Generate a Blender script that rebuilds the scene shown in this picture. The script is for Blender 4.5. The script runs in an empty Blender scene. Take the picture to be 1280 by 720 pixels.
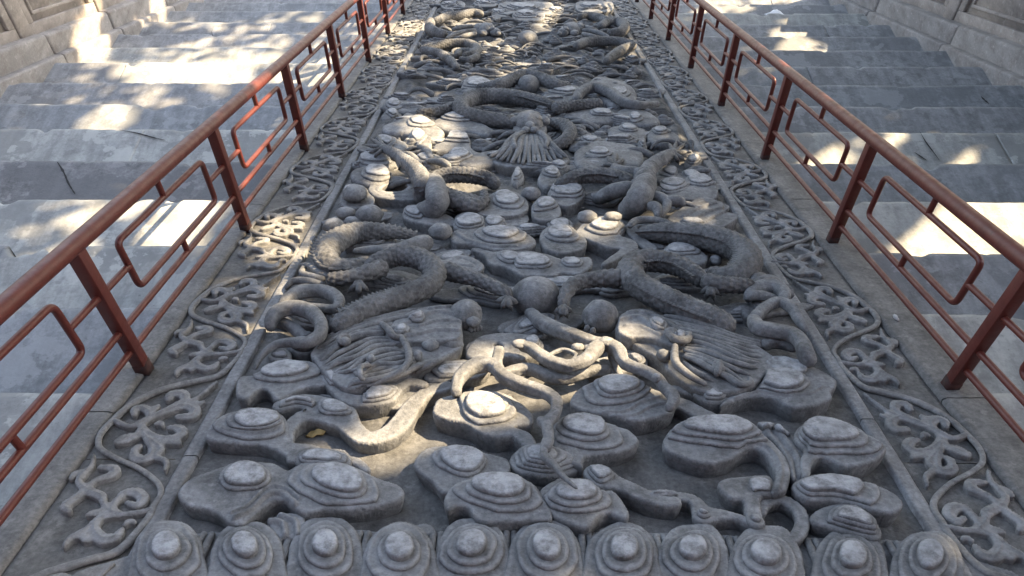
import bpy, math, random
import numpy as np
from mathutils import Matrix, Vector
random.seed(7); RNG = np.random.default_rng(7)
SC = bpy.context.scene; COL = SC.collection

# ------------------------------------------------------------ camera, sky, sun, exposure
PITCH, YAW, ROLL, SLOPE = 0.86904516, -0.00764651, -0.00204937, -0.39370614
FPX = 1050.0
D = 1.59004523                                  # distance of the camera from the carved slope
def cam_axes(p, y, r):
    f = np.array([math.sin(y)*math.cos(p), math.cos(y)*math.cos(p), -math.sin(p)])
    rt = np.array([math.cos(y), -math.sin(y), 0.0]); up = np.cross(rt, f)
    return math.cos(r)*rt+math.sin(r)*up, -math.sin(r)*rt+math.cos(r)*up, f
CR_, CU_, CF_ = cam_axes(PITCH, YAW, ROLL)
CAM = np.array([0.0, 0.0, 6.0])
SL = np.array([0, math.cos(SLOPE), math.sin(SLOPE)]); NN = np.array([0, -math.sin(SLOPE), math.cos(SLOPE)])
cd = bpy.data.cameras.new('camera'); cam = bpy.data.objects.new('camera', cd); COL.objects.link(cam)
m = Matrix.Identity(4)
for i in range(3):
    m[i][0] = CR_[i]; m[i][1] = CU_[i]; m[i][2] = -CF_[i]; m[i][3] = CAM[i]
cam.matrix_world = m
cd.sensor_width = 36; cd.lens = 36*FPX/1280; cd.clip_start = 0.05; cd.clip_end = 2000
SC.camera = cam
SUN_EL, SUN_AZ = math.radians(40), math.radians(25.5)      # azimuth from +x towards +y
SUN = np.array([math.cos(SUN_EL)*math.cos(SUN_AZ), math.cos(SUN_EL)*math.sin(SUN_AZ), math.sin(SUN_EL)])
w = bpy.data.worlds.new('World'); SC.world = w; w.use_nodes = True
nt = w.node_tree; bg = nt.nodes['Background']
sky = nt.nodes.new('ShaderNodeTexSky'); sky.sky_type = 'NISHITA'; sky.sun_disc = False
sky.sun_elevation = SUN_EL; sky.sun_rotation = math.pi/2-SUN_AZ
sky.air_density = 1.0; sky.dust_density = 2.5; sky.ozone_density = 1.0
hs = nt.nodes.new('ShaderNodeHueSaturation'); hs.inputs['Saturation'].default_value = .72
nt.links.new(sky.outputs[0], hs.inputs['Color']); nt.links.new(hs.outputs[0], bg.inputs[0]); bg.inputs[1].default_value = 0.15
sd = bpy.data.lights.new('sun', 'SUN'); sd.energy = 5.0; sd.angle = math.radians(0.53); sd.color = (1, .78, .50)
so = bpy.data.objects.new('sun', sd); COL.objects.link(so)
so.rotation_euler = Vector(SUN).to_track_quat('Z', 'Y').to_euler(); so.location = (10, 6, 12)
vs = SC.view_settings; vs.view_transform = 'Standard'; vs.look = 'None'; vs.exposure = 2.2; vs.gamma = 1; vs.use_curve_mapping = False

# ------------------------------------------------------------ pixel -> place on the slope (u across, v down the slope, h above it)
def at(px, py, h=0.0):
    d = CR_*(px-640)/FPX-CU_*(py-360)/FPX+CF_
    P = d*(-(D-h)/(d@NN)); return np.array([P[0], P@SL, h])
def mpp(px, py, h=0.0):
    return abs(at(px+1, py, h)[0]-at(px, py, h)[0])
CROP = {'A': (140, 520, 3.5556), 'B': (480, 520, 3.5556), 'C': (800, 520, 3.5556), 'D': (240, 360, 3.5556), 'E': (540, 360, 3.5556),
        'F': (800, 340, 3.5556), 'G': (320, 220, 3.5556), 'H': (640, 220, 3.5556), 'T': (420, 0, 2.909), 'U': (420, 120, 5.333),
        'V': (640, 120, 5.333), 'W': (500, 0, 4.267), 'P': (0, 0, 1.0)}
def px_of(c, p):
    o = CROP[c]; return (o[0]+p[0]/o[2], o[1]+p[1]/o[2])
def loc(c, p, h=0.0):
    q = px_of(c, p); return at(q[0], q[1], h)
def rad(c, p, r, h=0.0):
    q = px_of(c, p); return r/CROP[c][2]*mpp(q[0], q[1], h)
def to_px(P):                                   # local slope points (n,3) -> pixels
    W = P[:, :1]*np.array([1., 0, 0])+P[:, 1:2]*SL+(P[:, 2:3]-D)*NN
    d = W@CF_
    return np.stack([640+FPX*(W@CR_)/d, 360-FPX*(W@CU_)/d], 1)
def to_world(P):
    P = np.atleast_2d(P); return CAM+P[:, :1]*np.array([1., 0, 0])+P[:, 1:2]*SL+(P[:, 2:3]-D)*NN

# ------------------------------------------------------------ noise
_tab = RNG.random((256, 256))
def vnoise(x, y):
    xi = np.floor(x).astype(int); yi = np.floor(y).astype(int); fx = x-xi; fy = y-yi
    fx = fx*fx*(3-2*fx); fy = fy*fy*(3-2*fy)
    a = _tab[xi % 256, yi % 256]; b = _tab[(xi+1) % 256, yi % 256]; c = _tab[xi % 256, (yi+1) % 256]; d = _tab[(xi+1) % 256, (yi+1) % 256]
    return (a*(1-fx)+b*fx)*(1-fy)+(c*(1-fx)+d*fx)*fy
def fbm(x, y, o=4):
    s = 0; a = .5; t = 0
    for i in range(o):
        s = s+a*vnoise(x+17.3*i, y+9.1*i); t += a; x = x*2.03; y = y*2.03; a *= .5
    return s/t
def sstep(a, b, x):
    t = np.clip((x-a)/(b-a), 0, 1); return t*t*(3-2*t)

# ------------------------------------------------------------ materials
def new_mat(name):
    mt = bpy.data.materials.new(name); mt.use_nodes = True
    return mt, mt.node_tree, mt.node_tree.nodes['Principled BSDF']
def N(t, kind, **kw):
    n = t.nodes.new(kind)
    for k, v in kw.items():
        if isinstance(k, str) and hasattr(n, k): setattr(n, k, v)
    return n
def ramp(t, src, stops):
    r = t.nodes.new('ShaderNodeValToRGB'); e = r.color_ramp.elements
    while len(e) < len(stops): e.new(.5)
    for el, (p, c) in zip(e, stops):
        el.position = p; el.color = (*c, 1) if len(c) == 3 else c
    t.links.new(src, r.inputs[0]); return r
def mixc(t, fac, a, b, mode='MIX'):
    n = t.nodes.new('ShaderNodeMix'); n.data_type = 'RGBA'; n.blend_type = mode
    for s, v in ((n.inputs[0], fac), (n.inputs[6], a), (n.inputs[7], b)):
        if hasattr(v, 'is_output'): t.links.new(v, s)
        elif isinstance(v, (int, float)): s.default_value = v
        else: s.default_value = (*v, 1)
    return n.outputs[2]
def noise_tex(t, scale, detail=5, rough=.55, vec=None):
    n = t.nodes.new('ShaderNodeTexNoise'); n.inputs['Scale'].default_value = scale; n.inputs['Detail'].default_value = detail; n.inputs['Roughness'].default_value = rough
    if vec is None:
        tc = t.nodes.new('ShaderNodeTexCoord'); vec = tc.outputs['Object']
    t.links.new(vec, n.inputs['Vector']); return n.outputs['Fac']
def stone_mat(name, base, alt, dark, wear_skylight=(.36, .37, .385), stain=.5, bump=.5, rough=.8, pit=0.0, fine=1.0, deposit=.45, patch=0.0):
    mt, t, b = new_mat(name)
    c = mixc(t, ramp(t, noise_tex(t, 4.5), [(.35, (0, 0, 0)), (.68, (1, 1, 1))]).outputs[0], base, alt)
    f1 = ramp(t, noise_tex(t, 8, 9, .72), [(.48, (0, 0, 0)), (.66, (stain,)*3)]).outputs[0]
    c = mixc(t, f1, c, dark)
    f2 = ramp(t, noise_tex(t, 60, 8, .72), [(.3, (.5,)*3), (.7, (1.42,)*3)]).outputs[0]
    c = mixc(t, .8*fine, c, f2, 'MULTIPLY')
    f4 = ramp(t, noise_tex(t, 19, 7, .7), [(.57, (0, 0, 0)), (.66, (deposit,)*3)]).outputs[0]
    c = mixc(t, f4, c, tuple(min(.5, x*1.55+.03) for x in base))
    tc = t.nodes.new('ShaderNodeTexCoord'); mp_ = t.nodes.new('ShaderNodeMapping'); mp_.inputs['Scale'].default_value = (9, 1.6, 5); t.links.new(tc.outputs['Object'], mp_.inputs['Vector'])
    f7 = ramp(t, noise_tex(t, 1.6, 6, .65, mp_.outputs[0]), [(.40, (.72,)*3), (.62, (1.12,)*3)]).outputs[0]
    c = mixc(t, .7, c, f7, 'MULTIPLY')      # rain streaks running down the slope
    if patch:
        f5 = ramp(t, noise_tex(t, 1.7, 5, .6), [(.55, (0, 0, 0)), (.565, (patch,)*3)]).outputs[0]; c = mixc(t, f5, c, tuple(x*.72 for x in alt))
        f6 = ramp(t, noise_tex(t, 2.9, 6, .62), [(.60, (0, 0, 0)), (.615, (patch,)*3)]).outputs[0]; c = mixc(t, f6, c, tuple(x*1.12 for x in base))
    at_ = t.nodes.new('ShaderNodeAttribute'); at_.attribute_name = 'wear_skylight'
    mm = t.nodes.new('ShaderNodeMath'); mm.operation = 'MULTIPLY'
    t.links.new(at_.outputs['Fac'], mm.inputs[0])
    t.links.new(ramp(t, noise_tex(t, 26, 6, .7), [(.38, (.1,)*3), (.62, (1,)*3)]).outputs[0], mm.inputs[1])
    c = mixc(t, mm.outputs[0], c, wear_skylight)  # pale tops and rims: polished stone plus sky brightness put into the colour
    if pit:
        f3 = ramp(t, noise_tex(t, 38, 4, .6), [(.66, (0, 0, 0)), (.74, (pit,)*3)]).outputs[0]
        c = mixc(t, f3, c, dark)
    t.links.new(c, b.inputs['Base Color'])
    r = ramp(t, mm.outputs[0], [(0, (rough,)*3), (1, (rough-.2,)*3)]); t.links.new(r.outputs[0], b.inputs['Roughness'])
    b.inputs['Specular IOR Level'].default_value = .45
    bp = t.nodes.new('ShaderNodeBump'); bp.inputs['Strength'].default_value = bump; bp.inputs['Distance'].default_value = .006
    ad = t.nodes.new('ShaderNodeMath'); ad.operation = 'MULTIPLY_ADD'; ad.inputs[1].default_value = .45
    t.links.new(noise_tex(t, 190, 4, .7), ad.inputs[0]); t.links.new(noise_tex(t, 42, 6, .6), ad.inputs[2])
    t.links.new(ad.outputs[0], bp.inputs['Height']); t.links.new(bp.outputs[0], b.inputs['Normal'])
    return mt
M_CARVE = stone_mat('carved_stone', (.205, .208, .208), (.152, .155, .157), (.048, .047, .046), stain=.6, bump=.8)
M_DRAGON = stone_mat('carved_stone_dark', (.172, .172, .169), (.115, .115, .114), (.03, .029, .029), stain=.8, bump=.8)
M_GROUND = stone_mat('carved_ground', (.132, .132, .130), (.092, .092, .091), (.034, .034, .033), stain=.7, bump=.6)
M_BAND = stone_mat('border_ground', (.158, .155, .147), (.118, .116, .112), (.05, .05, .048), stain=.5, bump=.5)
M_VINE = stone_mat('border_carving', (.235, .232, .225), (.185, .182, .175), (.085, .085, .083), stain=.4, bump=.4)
M_STRIP = stone_mat('border_strip', (.25, .255, .26), (.19, .19, .19), (.07, .07, .07), stain=.5, bump=.4)
M_CURB = stone_mat('curb_stone', (.185, .178, .168), (.135, .132, .126), (.065, .065, .063), stain=.6, bump=.5, pit=.4)
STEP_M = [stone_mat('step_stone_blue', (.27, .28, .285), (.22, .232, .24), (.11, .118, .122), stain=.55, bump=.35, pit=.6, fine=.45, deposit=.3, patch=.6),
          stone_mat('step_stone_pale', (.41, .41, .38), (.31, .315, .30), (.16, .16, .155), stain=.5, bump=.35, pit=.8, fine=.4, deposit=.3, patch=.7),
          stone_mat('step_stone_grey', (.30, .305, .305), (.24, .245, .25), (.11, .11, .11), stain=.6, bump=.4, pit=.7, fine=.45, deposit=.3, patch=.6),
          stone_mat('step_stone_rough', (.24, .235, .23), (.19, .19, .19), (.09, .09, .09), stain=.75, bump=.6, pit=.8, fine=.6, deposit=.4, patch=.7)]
M_WALL = stone_mat('balustrade_stone', (.34, .30, .265), (.28, .25, .225), (.15, .13, .115), stain=.4, bump=.3, fine=.3)
M_SIDE = stone_mat('side_curb_stone', (.30, .28, .26), (.25, .235, .22), (.15, .12, .105), stain=.5, bump=.35, fine=.4)
M_PAVE = stone_mat('paving', (.26, .26, .255), (.21, .21, .205), (.12, .12, .12), stain=.4, bump=.4)
def paint_mat():
    mt, t, b = new_mat('red_paint')
    f = ramp(t, noise_tex(t, 14, 6, .7), [(.35, (.082, .016, .011)), (.6, (.105, .022, .015)), (.78, (.06, .013, .010))]).outputs[0]
    ch = ramp(t, noise_tex(t, 120, 3, .6), [(.64, (0, 0, 0)), (.70, (.8,)*3)]).outputs[0]
    t.links.new(mixc(t, ch, f, (.045, .014, .011)), b.inputs['Base Color'])
    t.links.new(ramp(t, noise_tex(t, 30), [(.3, (.38,)*3), (.7, (.58,)*3)]).outputs[0], b.inputs['Roughness'])
    bp = t.nodes.new('ShaderNodeBump'); bp.inputs['Strength'].default_value = .25; bp.inputs['Distance'].default_value = .002
    t.links.new(noise_tex(t, 90, 5), bp.inputs['Height']); t.links.new(bp.outputs[0], b.inputs['Normal'])
    return mt
M_RED = paint_mat()
def _foot():
    mt, t, b = new_mat('rusted_foot'); f = ramp(t, noise_tex(t, 40, 6, .7), [(.35, (.02, .012, .010)), (.6, (.055, .016, .012)), (.8, (.03, .02, .016))]).outputs[0]
    t.links.new(f, b.inputs['Base Color']); b.inputs['Roughness'].default_value = .85; return mt
M_FOOT = _foot()
def plain_mat(name, col, rough=.8, var=.25):
    mt, t, b = new_mat(name)
    f = noise_tex(t, 30)
    t.links.new(mixc(t, f, tuple(c*(1-var) for c in col), tuple(c*(1+var) for c in col)), b.inputs['Base Color']); b.inputs['Roughness'].default_value = rough
    return mt
M_CRACK = plain_mat('crack_dirt', (.035, .034, .033), .95)
M_LEAF = plain_mat('tree_leaf', (.06, .10, .03), .6)
M_BARK = plain_mat('tree_bark', (.12, .09, .07), .9)
M_DRYLEAF = plain_mat('dry_leaf', (.35, .25, .10), .7)
M_PAPER = plain_mat('white_paper', (.75, .76, .78), .7, .05)
M_RUBBLE = plain_mat('mortar_rubble', (.42, .42, .41), .9)

# ------------------------------------------------------------ mesh helpers
def build(name, V, F, mat, parent=None, smooth=True, wear_skylight=None):
    me = bpy.data.meshes.new(name)
    V = np.asarray(V, float); 
    if isinstance(F, np.ndarray) and F.ndim == 2:
        nf, k = F.shape
        me.vertices.add(len(V)); me.vertices.foreach_set('co', V.ravel())
        me.loops.add(nf*k); me.loops.foreach_set('vertex_index', F.ravel().astype(np.int32))
        me.polygons.add(nf); me.polygons.foreach_set('loop_start', np.arange(0, nf*k, k, dtype=np.int32)); me.polygons.foreach_set('loop_total', np.full(nf, k, np.int32))
        me.update(calc_edges=True)
    else:
        me.from_pydata(V.tolist(), [], [list(map(int, f)) for f in F])
    me.validate()
    if smooth: me.polygons.foreach_set('use_smooth', np.ones(len(me.polygons), bool))
    if wear_skylight is not None:
        a = me.attributes.new('wear_skylight', 'FLOAT', 'POINT'); a.data.foreach_set('value', np.asarray(wear_skylight, np.float32))
    me.materials.append(mat); me.update()
    o = bpy.data.objects.new(name, me); COL.objects.link(o)
    if parent: o.parent = parent
    return o
class Acc:                                       # several shells of one part
    def __init__(s): s.V = []; s.F = []; s.W = []; s.n = 0
    def add(s, V, F, W=None):
        s.V.append(np.asarray(V)); s.F.append(np.asarray(F)+s.n); s.W.append(np.zeros(len(V)) if W is None else W); s.n += len(V)
    def build(s, name, mat, parent, smooth=True):
        return build(name, np.concatenate(s.V), np.concatenate(s.F), mat, parent, smooth, np.concatenate(s.W))
def empty(name, parent=None):
    o = bpy.data.objects.new(name, None); COL.objects.link(o); o.empty_display_size = .1
    if parent: o.parent = parent
    return o
def tag(o, label, cat, group=None):
    o['label'] = label; o['category'] = cat
    if group: o['group'] = group
    return o
def catmull(P, n, closed=False):
    P = np.asarray(P, float); k = len(P)
    if closed: Q = np.concatenate([P[-1:], P, P[:2]])
    else: Q = np.concatenate([2*P[:1]-P[1:2], P, 2*P[-1:]-P[-2:-1]])
    out = []
    segs = k if closed else k-1
    for i in range(segs):
        a, b, c, d = Q[i:i+4]; t = np.linspace(0, 1, n, endpoint=False)[:, None]
        out.append(.5*(2*b+(c-a)*t+(2*a-5*b+4*c-d)*t*t+(3*b-a-3*c+d)*t**3))
    if not closed: out.append(P[-1:])
    return np.concatenate(out)
def resample(P, step):
    d = np.r_[0, np.cumsum(np.linalg.norm(np.diff(P[:, :3], axis=0), axis=1))]
    n = max(4, int(d[-1]/step)); s = np.linspace(0, d[-1], n)
    return np.stack([np.interp(s, d, P[:, i]) for i in range(P.shape[1])], 1), s
def box_vf(u0, u1, v0, v1, h0, h1):
    V = np.array([(u, v, h) for h in (h0, h1) for v in (v0, v1) for u in (u0, u1)], float)
    F = np.array([(0, 2, 3, 1), (4, 5, 7, 6), (0, 1, 5, 4), (2, 6, 7, 3), (0, 4, 6, 2), (1, 3, 7, 5)])
    return V, F

# tube along local points P (n,4: u v h r)
def tube_vf(P, nseg=20, step=.008, flat=1.0, scale=None, cap=True, lump=0.0, seed=0, groove=0, sq=2.0):
    P, s = resample(catmull(P, 12), step)
    C = P[:, :3]; R = np.maximum(P[:, 3], .0015); L = s[-1]
    T = np.gradient(C, axis=0); T /= np.linalg.norm(T, axis=1)[:, None]+1e-9
    up = np.array([0, 0, 1.]); S = np.cross(T, up); ln = np.linalg.norm(S, axis=1)[:, None]
    S = np.where(ln < 1e-3, np.array([1., 0, 0]), S/np.maximum(ln, 1e-6)); B = np.cross(S, T)
    if cap:
        e = np.minimum(s, L-s)/np.maximum(R, 1e-4); R = R*np.sqrt(np.clip(1-(1-np.clip(e, 0, 1))**2, .0009, 1))
    th = np.linspace(0, 2*np.pi, nseg, endpoint=False)
    RR = R[:, None]*np.ones(nseg)
    if sq != 2: RR = RR*((np.abs(np.cos(th))**sq+np.abs(np.sin(th))**sq)**(-1/sq))[None]*.95
    if scale:                                    # overlapping scales: (length, amplitude)
        sl, am = scale
        nb = max(6, int(2*np.pi*P[:, 3].mean()/sl))
        a = s[:, None]/sl; row = np.floor(a); fy = a-row
        b = th[None]/(2*np.pi)*nb+.5*(row % 2)
        dx = (b-np.floor(b))*2-1
        RR = RR+am*np.clip((1-dx*dx*1.1), 0, 1)*(1-fy*.85)-am*.4
    if groove:
        RR = RR*(1-.10*np.maximum(0, np.cos(th*groove))[None])
    if lump:
        RR = RR*(1+lump*2*(fbm(s[:, None]/.035+seed, np.cos(th)[None]*1.3+np.sin(th)[None]*2.1+seed*3.1+5, 3)-.5))
    V = C[:, None]+RR[..., None]*(np.cos(th)[None, :, None]*S[:, None]+flat*np.sin(th)[None, :, None]*B[:, None])
    n = len(C); i = np.arange(n-1)[:, None]; j = np.arange(nseg)[None]; k = (j+1) % nseg
    F = np.stack([i*nseg+j, i*nseg+k, (i+1)*nseg+k, (i+1)*nseg+j], -1).reshape(-1, 4)
    V = V.reshape(-1, 3)
    return V, F[:, ::-1]
def path(c, pts, h=None, r=None):
    """pts: (x, y[, h[, r]]) in crop pixels -> local u v h r"""
    out = []
    n = len(pts)
    for i, p in enumerate(pts):
        hh = p[2] if len(p) > 2 else (h if not isinstance(h, (tuple, list)) else np.interp(i/(n-1), np.linspace(0, 1, len(h)), h))
        rr = p[3] if len(p) > 3 else (r if not isinstance(r, (tuple, list)) else np.interp(i/(n-1), np.linspace(0, 1, len(r)), r))
        l = loc(c, p, hh); out.append((*l, rad(c, p, rr, hh)))
    return np.array(out)
def blob_vf(C, R, seed=0, rough=.08, nu=28, nv=18):
    th = np.linspace(0, 2*np.pi, nu, endpoint=False); ph = np.linspace(.02, np.pi-.02, nv)
    T, Pp = np.meshgrid(th, ph)
    d = 1+rough*2*(fbm(np.cos(T)*np.sin(Pp)*2+seed*3.7+9, np.sin(T)*np.sin(Pp)*2+np.cos(Pp)*1.7+seed+7, 3)-.5)
    V = np.stack([np.cos(T)*np.sin(Pp)*R[0]*d, np.sin(T)*np.sin(Pp)*R[1]*d, np.cos(Pp)*R[2]*d], -1).reshape(-1, 3)+np.asarray(C)
    i = np.arange(nv-1)[:, None]; j = np.arange(nu)[None]; k = (j+1) % nu
    F = np.stack([i*nu+j, (i+1)*nu+j, (i+1)*nu+k, i*nu+k], -1).reshape(-1, 4)
    W = np.clip(V[:, 2]-(C[2]+.72*R[2]), 0, None)/(.2*R[2]+1e-6)  # upward cap made paler, partly polish, partly painted sky light
    return V, F, np.clip(W, 0, 1)
def blob(acc, c, x, y, r, h=.05, sy=1.0, sz=1.0, seed=0, rough=.08, wear_skylight=.0):
    l = loc(c, (x, y), h); R = rad(c, (x, y), r, h)
    V, F, W = blob_vf(l, (R, R*sy, R*sz), seed, rough); acc.add(V, F, W*wear_skylight)

# ------------------------------------------------------------ carved relief with a plan outline, stepped top and real walls
def poly_sdf(X, Y, Q):
    d = np.full(X.shape, 1e9); inside = np.zeros(X.shape, bool); n = len(Q)
    for i in range(n):
        a = Q[i]; b = Q[(i+1) % n]; e = b-a; wx = X-a[0]; wy = Y-a[1]
        t = np.clip((wx*e[0]+wy*e[1])/(e@e+1e-12), 0, 1)
        d = np.minimum(d, (wx-t*e[0])**2+(wy-t*e[1])**2)
        c = (a[1] > Y) != (b[1] > Y)
        with np.errstate(divide='ignore', invalid='ignore'):
            inside ^= c & (X < (b[0]-a[0])*(Y-a[1])/(b[1]-a[1]+1e-15)+a[0])
    d = np.sqrt(d); return np.where(inside, d, -d)
def caps_sdf(X, Y, P):
    d = np.full(X.shape, -1e9)
    for a, b in zip(P[:-1], P[1:]):
        e = b[:2]-a[:2]; wx = X-a[0]; wy = Y-a[1]; t = np.clip((wx*e[0]+wy*e[1])/(e@e+1e-12), 0, 1)
        d = np.maximum(d, a[3]+t*(b[3]-a[3])-np.sqrt((wx-t*e[0])**2+(wy-t*e[1])**2))
    return d
def smax(a, b, k):
    h = np.clip(.5+.5*(a-b)/k, 0, 1); return b+(a-b)*h+k*h*(1-h)
BASE = -.022
def relief(name, parent, H, polys=(), tubes=(), knobs=(), ribs=(), holes=(), mat=None, res=.0042, rim=.006, bulge=.005, under=.012, seed=None, rough=.004, base=BASE, lob=1.0, edge_groove=0.0):
    """polys: (crop, pts); tubes: (crop, pts, r); knobs: (crop, x, y, rx, ry, rot, [terrace scales], height)"""
    if seed is None: seed = RNG.integers(1000)
    if name in ('cloud_scroll', 'cloud_boss') and res == .0042: res = .0032 if px_of(*((polys[0][0], polys[0][1][0]) if polys else (tubes[0][0], tubes[0][1][0])))[1] > 380 else .0042
    PL = [catmull(np.array([loc(c, p, H)[:2] for p in pts]), 6, True) for c, pts in polys]
    TB = [resample(catmull(path(c, pts, H, r) if c else np.asarray(pts), 8), .02 if c else .006)[0] for c, pts, r in tubes]
    allp = np.concatenate([q for q in PL]+[t[:, :2]+s*t[:, 3:4] for t in TB for s in (np.array([1, 1]), np.array([-1, -1]))])
    lo = allp.min(0)-3*res; hi = allp.max(0)+3*res
    nx = int((hi[0]-lo[0])/res)+2; ny = int((hi[1]-lo[1])/res)+2
    X, Y = np.meshgrid(lo[0]+np.arange(nx)*res, lo[1]+np.arange(ny)*res)
    S = None
    for q in PL:
        d = poly_sdf(X, Y, q); S = d if S is None else smax(S, d, .012)
    for t in TB:
        d = caps_sdf(X, Y, t); S = d if S is None else smax(S, d, .02)
    for c, pts in holes:
        q = catmull(np.array([loc(c, p, H)[:2] for p in pts]), 6, True); S = np.minimum(S, -poly_sdf(X, Y, q))
    S = S+rough*2*(fbm(X*14+seed, Y*14+seed*.37, 3)-.5)
    # height of the body
    d = np.clip(S, 0, None)
    def rounded(dd, rm):
        tt = np.clip(1-dd/rm, 0, 1); return rm*(1-np.sqrt(np.clip(1-tt*tt, 0, 1)))*.9
    lumps = .006*(fbm(X*7+seed, Y*7+3.3, 3)-.5)+.0022*(fbm(X*30+seed, Y*30+3.3, 3)-.5)
    Z = H+bulge*(1-np.exp(-d/.05))+lumps
    if edge_groove: Z = Z-edge_groove*np.exp(-((d-.035)/.006)**2)
    for c, pts, rr, am in ribs:                   # raised rounded ridges
        t = resample(catmull(path(c, pts, H, rr) if c else np.asarray(pts), 8), .015 if c else .006)[0]
        ds = caps_sdf(X, Y, t); rm = t[:, 3].mean()
        Z = Z+am*np.sqrt(np.clip(1-np.clip(1-ds/rm, 0, 1)**2, 0, 1))
    W = .25*sstep(.5, .75, fbm(X*9+seed, Y*9+5, 3))+.30*np.exp(-((d-.008)/.007)**2)*(fbm(X*18+seed, Y*18, 2)+.2)
    plates = [(S, Z-rounded(d, rim), W, np.full(S.shape, base), under)]
    for kb in knobs:
        c, x, y, rx, ry, rot, terr, kh = kb
        if name == 'cloud_scroll' and terr:
            terr = [t_+((seed*7+i_*3) % 9-4)*.02 for i_, t_ in enumerate(terr)]; terr = terr[1:] if len(terr) == 2 and (seed+int(x)) % 3 == 0 else terr
        o = loc(c, (x, y), H+.015)
        ca, sa = math.cos(math.radians(rot)), math.sin(math.radians(rot))
        a = loc(c, (x+rx*ca, y+rx*sa), H+.015)[:2]-o[:2]; b = loc(c, (x-ry*sa, y+ry*ca), H+.015)[:2]-o[:2]
        Mi = np.linalg.inv(np.stack([a, b], 1)); rk = math.sqrt(np.linalg.norm(a)*np.linalg.norm(b))
        dx = X-o[0]; dy = Y-o[1]; p = Mi[0, 0]*dx+Mi[0, 1]*dy; r = Mi[1, 0]*dx+Mi[1, 1]*dy
        ang = np.arctan2(r, p); q = np.sqrt(p*p+r*r)*(1+lob*(.07*np.cos(ang*2+seed)+.05*np.cos(ang*3+seed*2.3))+.09*(fbm(X*16+seed, Y*16, 2)-.5)*2)
        ph = (seed*1.7+x*.01) % 6.28; Zc = Z.copy()
        for i, sc in enumerate(terr):
            q2 = q*(1-.09*lob*np.cos(ang-ph-i*.9)+lob*.03*np.cos(ang*3+ph*2+i)+lob*.012*np.cos(ang*5+ph)+.10*(fbm(X*11+seed*2, Y*11, 2)-.5))
            S2 = np.minimum((sc-q2)*rk, S-.010-.004*i); d2 = np.clip(S2, 0, None)
            Zn = Zc+.0105-.0035*np.exp(-d2/.012)*0+.0015*np.exp(-((d2-.009)/.005)**2)
            plates.append((S2, Zn-rounded(d2, .005), .30*np.exp(-((d2-.005)/.005)**2)+.12, Zc-.007, .002)); Zc = Zn
        S3 = np.minimum((1-q)*rk, S-.012-.004*len(terr)); d3 = np.clip(S3, 0, None)
        dome = np.sqrt(np.clip(1-np.clip(q, 0, 1)**2, 0, 1))
        Z3 = Zc+.75*kh*(.74+.26*dome)+.004*(fbm(X*24+seed, Y*24, 3)-.5)
        plates.append((S3, Z3-rounded(d3, .006), .95*(.40+.85*fbm(X*15+seed, Y*15+1.1, 4))*sstep(0, .006, d3)+.2, Zc-.007, .002))  # knob top painted paler: touch polish and the sky's brightness together
    VV = []; FF = []; WW = []; n0 = 0
    for S_, Z_, W_, B_, un in plates:
        r_ = plate(X, Y, S_, Z_, W_, B_, un, res, seed)
        if r_ is None: continue
        VV.append(r_[0]); FF.append(r_[1]+n0); WW.append(r_[2]); n0 += len(r_[0])
    return build(name, np.concatenate(VV), np.concatenate(FF), mat or M_CARVE, parent, True, np.concatenate(WW))
def plate(X, Y, S, Z, W, B, under, res, seed):
    """top sheet where S > 0, its edge snapped to S = 0, with walls down to B"""
    Sc = .25*(S[:-1, :-1]+S[1:, :-1]+S[:-1, 1:]+S[1:, 1:]); ins = Sc > 0
    if ins.sum() < 6: return None
    used = np.zeros(S.shape, bool)
    used[:-1, :-1] |= ins; used[1:, :-1] |= ins; used[:-1, 1:] |= ins; used[1:, 1:] |= ins
    pad = np.pad(ins, 1)
    cnt = pad[:-1, :-1].astype(int)+pad[1:, :-1]+pad[:-1, 1:]+pad[1:, 1:]
    bnd = used & (cnt < 4)
    gy, gx = np.gradient(S, res); g2 = np.maximum(np.sqrt(gx*gx+gy*gy), .3)
    sh = np.where(bnd, np.clip(-S, -1.2*res, 1.2*res)/g2, 0)
    Xs = X+sh*gx/g2; Ys = Y+sh*gy/g2
    idx = -np.ones(S.shape, int); idx[used] = np.arange(used.sum())
    V = np.stack([Xs[used], Ys[used], Z[used]], 1)
    ii, jj = np.nonzero(ins)
    F = np.stack([idx[ii, jj], idx[ii, jj+1], idx[ii+1, jj+1], idx[ii+1, jj]], 1)
    E = np.concatenate([F[:, [0, 1]], F[:, [1, 2]], F[:, [2, 3]], F[:, [3, 0]]])
    bE = E[~np.isin(E[:, 0]*10**7+E[:, 1], E[:, 1]*10**7+E[:, 0])]
    bv = np.unique(bE); GX = (gx/g2)[used][bv]; GY = (gy/g2)[used][bv]; bz = B[used][bv]; top = V[bv]
    tall = float(np.mean(top[:, 2]-bz))
    layers = [(.05, -.0010), (.14, -.0012), (.30, 0), (.55, .25*under), (.8, .6*under), (1.0, under)] if tall > .03 else [(.12, -.0006), (.5, 0), (1.0, under)]
    Vs = [V]; Fs = [F]; Ws = [W[used]]; n = len(V); cur = np.arange(n)
    for f, ins_ in layers:
        nz = (fbm(top[:, 0]*22+seed, top[:, 1]*22+f*9, 3)-.5)*(1 if tall > .03 else .3)
        P = np.stack([top[:, 0]+GX*(ins_+.006*f*nz), top[:, 1]+GY*(ins_+.006*f*nz), top[:, 2]*(1-f)+bz*f], 1)
        nxt = cur.copy(); nxt[bv] = n+np.arange(len(bv))
        Fs.append(np.stack([cur[bE[:, 1]], cur[bE[:, 0]], nxt[bE[:, 0]], nxt[bE[:, 1]]], 1))
        Vs.append(P); Ws.append(np.full(len(bv), .0)); n += len(bv); cur = nxt
    return np.concatenate(Vs), np.concatenate(Fs), np.concatenate(Ws)

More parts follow.
